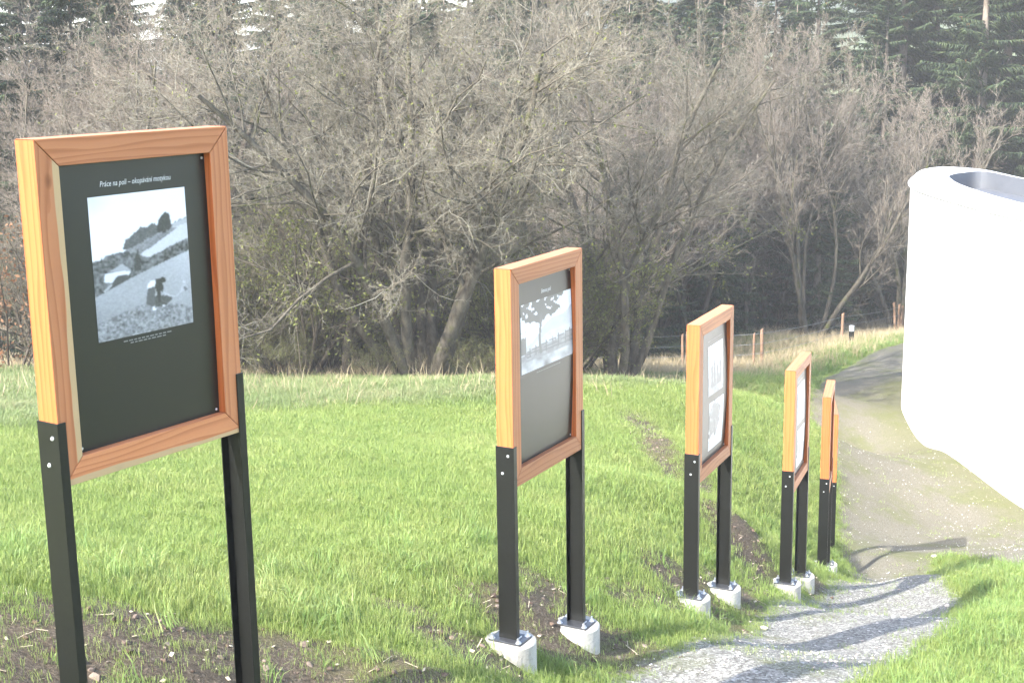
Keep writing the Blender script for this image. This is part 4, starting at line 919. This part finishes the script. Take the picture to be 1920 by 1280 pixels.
# sparse blades also grow in the moss of the path
keep |= (pm > .4) & (r.rand(len(x)) < .05*(big > .52)) & outb(x, y) & clear_of_pads(x, y)
keep &= clear_of_pads(x, y, .24) | (y < 14)
x, y, big, dm, rm, pm = x[keep], y[keep], big[keep], dm[keep], rm[keep], pm[keep]
s = (.7+.7*r.rand(len(x)))*(.75+.6*big)*(1-.35*dm)*np.interp(y, [5, 12, 24, 32, 50], [.85, .9, .85, .55, 1.0])*(1-.45*pm)
sx = s*np.interp(y, [5, 15, 50], [.8, 1.3, 3.2]); rgh = r.rand(len(x)) < np.clip((rm-.5)*1.8+.5+(fbm(x, y, 77)-.5), 0, 1)
def sput(nm, pr, k, hm, lb): P = np.stack([x[k], y[k], ground(x[k], y[k])], -1); q = int(k.sum()); scatter(nm, pr, P, np.stack([r.normal(0, .12, q), r.normal(0, .12, q), r.uniform(0, 6.28, q)], -1), np.stack([sx[k], sx[k], s[k]*hm], -1), r.randint(0, len(pr), q), lb)
M_rough = grassmat('rough_grass_blades', [(.09, .15, .05), (.14, .20, .065), (.20, .25, .095), (.32, .30, .16), (.45, .38, .25)])
T_rough = [(tuft(60+k, 16, .08, .0045, .08, .9), M_rough) for k in range(5)]
sput('lawn_grass', T_lawn, ~rgh, .95, 'short bright yellow-green lawn grass')
sput('rough_grass', T_rough, rgh, 1.25, 'cooler green uncut grass mixed with straw beyond the mown lawn')
# longer tufts: along the bank by the signs, the right-hand verge, the far verge
x, y, r = cloud(52000, -12, 14, 4.0, 45, 21)
pm = pathmask(x, y); pd = sdpoly(x, y, PATH); dm = dirtmask(x, y); big = fbm(x*.9, y*.9, 60); sml = fbm(x*4, y*4, 61)
bank = np.clip(1.1+pd/2.4, 0, 1)*(pd < 0); right = (x > .28*y - .2) & (y < 20) & (pd < 0)
w = np.clip(bank*.85*np.clip((sml-.40)*6, 0, 1) + np.where(y < 7.6, .7*np.clip((sml-.38)*6, 0, 1), 0) + right*.9 + (y > 30)*bank*.5, 0, 1)
keep = (r.rand(len(x)) < w*(1-.92*np.clip(dm*1.5, 0, 1))*np.clip(1-pm*1.6, 0, 1)) & clear_of_pads(x, y, .17) & outb(x, y)
x, y = x[keep], y[keep]; s = (.55+.7*r.rand(len(x)))*np.interp(y, [5, 15, 45], [.8, .95, 1.3])
put('long_grass', T_long, x, y, r, s, .2, 'longer fresh green grass tufts on the bank and along the verge of the path')
# dry grass in the rough strip under the trees and by the fence
x, y, r = cloud(80000, -24, 22, 18, 60, 31)
rm = roughmask(x, y); wm = woodmask(x, y); pm = pathmask(x, y); nz = fbm(x*.8, y*.8, 71)
fz = np.clip(1-segdist(x, y, [(2, 35), (5.2, 40.5), (7.5, 41.5), (11.3, 46.5), (15.5, 54)], False)/4.5, 0, 1)*(y > 33)
keep = (r.rand(len(x)) < np.clip(rm*.16*np.clip((nz-.35)*4, .1, 1) + .22*wm*(nz > .45) + np.clip(fz*1.6, 0, 1), 0, 1)) & (pm < .2) & outb(x, y)
x, y = x[keep], y[keep]; s = (.6+.9*r.rand(len(x)))
put('dry_grass', T_dry, x, y, r, s, .25, 'straw-coloured dead grass along the edge of the wood')
# chippings on the path
def stone(seed, flat=.6):
    R = random.Random(seed); bm = bmesh.new(); bmesh.ops.create_icosphere(bm, subdivisions=1, radius=.5)
    for v in bm.verts: v.co = Vector((v.co.x*R.uniform(.7, 1.25), v.co.y*R.uniform(.7, 1.2), v.co.z*flat*R.uniform(.6, 1.2)))
    me = bpy.data.meshes.new('stone'); bm.to_mesh(me); bm.free(); return me
def stonemat(name, cs):
    m, nt, n, l, b = mat(name, .9, .2); oi = N(nt, 'ShaderNodeObjectInfo'); r_ = ramp(nt, oi.outputs['Random'], [(i/(len(cs)-1), c) for i, c in enumerate(cs)]); l.new(r_.outputs[0], b.inputs['Base Color']); return m
M_chip = stonemat('grey_chippings', [(.14, .14, .135), (.27, .265, .255), (.40, .39, .37), (.55, .53, .50), (.40, .30, .24), (.62, .61, .58)])
M_clod = stonemat('soil_crumbs', [(.05, .035, .027), (.10, .07, .05), (.15, .11, .085), (.20, .165, .13), (.09, .06, .045)])
x, y, r = cloud(70000, -1, 14, 6.8, 30, 51); pd = sdpoly(x, y, PATH); nz = fbm(x*1.2, y*1.2, 81); sml = fbm(x*5, y*5, 83)
keep = (r.rand(len(x)) < np.clip(.5+pd/.45, 0, 1)*np.interp(y, [7, 13, 19, 30], [1, .9, .35, .25])*np.clip((nz*.6+sml*.5-.40)*6, .08, 1)) & clear_of_pads(x, y, .14)
x, y = x[keep], y[keep]; s = .010+.022*r.rand(len(x))**2.5
put('path_chippings', [(stone(k), M_chip) for k in range(4)], x, y, r, s, .3, 'grey and white stone chippings loose on the path')
x, y, r = cloud(30000, -5, 8, 4.3, 21, 61); dm = dirtmask(x, y); sml = fbm(x*5, y*5, 93)
keep = (r.rand(len(x)) < np.clip(dm*1.2-.35+.8*(sml-.5), 0, 1)) & clear_of_pads(x, y, .14); x, y = x[keep], y[keep]; s = .012+.045*r.rand(len(x))**3
put('soil_crumbs', [(stone(10+k, .7), M_clod) for k in range(4)], x, y, r, s, .4, 'dark crumbs of bare soil around the footings')
M_straw = grassmat('straw', [(.42, .34, .22), (.55, .47, .34), (.65, .58, .46)], 1, .1)
mb = MB(); mb.box((-.06, -.0022, 0), (.06, .0022, .003)); st1 = mb.mesh('straw'); mb = MB(); mb.box((-.016, -.01, 0), (.016, .009, .003)); st2 = mb.mesh('flake')
x, y, r = cloud(9000, -5, 8, 4.3, 22, 64); dm = dirtmask(x, y); pd = sdpoly(x, y, PATH)
keep = (r.rand(len(x)) < np.clip(dm*.7+(pd < 0)*(pd > -2.2)*.12, 0, 1)) & clear_of_pads(x, y, .14); x, y = x[keep], y[keep]; s = .25+.6*r.rand(len(x))
put('straw_litter', [(st1, M_straw), (st2, M_straw)], x, y, r, s, .3, 'bits of pale straw and dead leaves lying on the bare soil', .006)
# single larger stones
for (x, y, s, lb) in ((1.93, 10.02, .075, 'pale angular stone lying at the foot of the bank, near the middle sign'), (6.1, 18.9, .10, 'flat pale stone at the corner where the grass verge meets the level path'), (4.35, 13.0, .07, 'small whitish stone at the tip of the right-hand verge'), (-1.45, 10.3, .09, 'whitish flat stone lying in the middle of the lawn')):
    me = stone(int(x*100) % 97, .55); o = link('stone', me, plain('pale_stone', (.56, .50, .43), .9, .2, .2, 30)); o.location = (x, y, gz(x, y)+s*.15); o.scale = (s, s*.8, s); o.rotation_euler = (.2, .1, x); tag(o, lb, 'stone')

# ------------------------------------------------------------------ thin spring haze over the whole slope
mb = MB(); mb.box((-345, -75, -42), (345, 415, 62)); hz_ = bpy.data.materials.new('haze_air'); hz_.use_nodes = True; nt = hz_.node_tree
nt.nodes.remove(nt.nodes['Principled BSDF']); v = nt.nodes.new('ShaderNodeVolumePrincipled'); v.inputs['Density'].default_value = .0011; v.inputs['Color'].default_value = (.97, .97, .96, 1)
nt.links.new(v.outputs[0], nt.nodes['Material Output'].inputs['Volume']); tag(mb.obj('haze', hz_), 'thin pale haze in the air over the slope and the wood', kind='stuff')
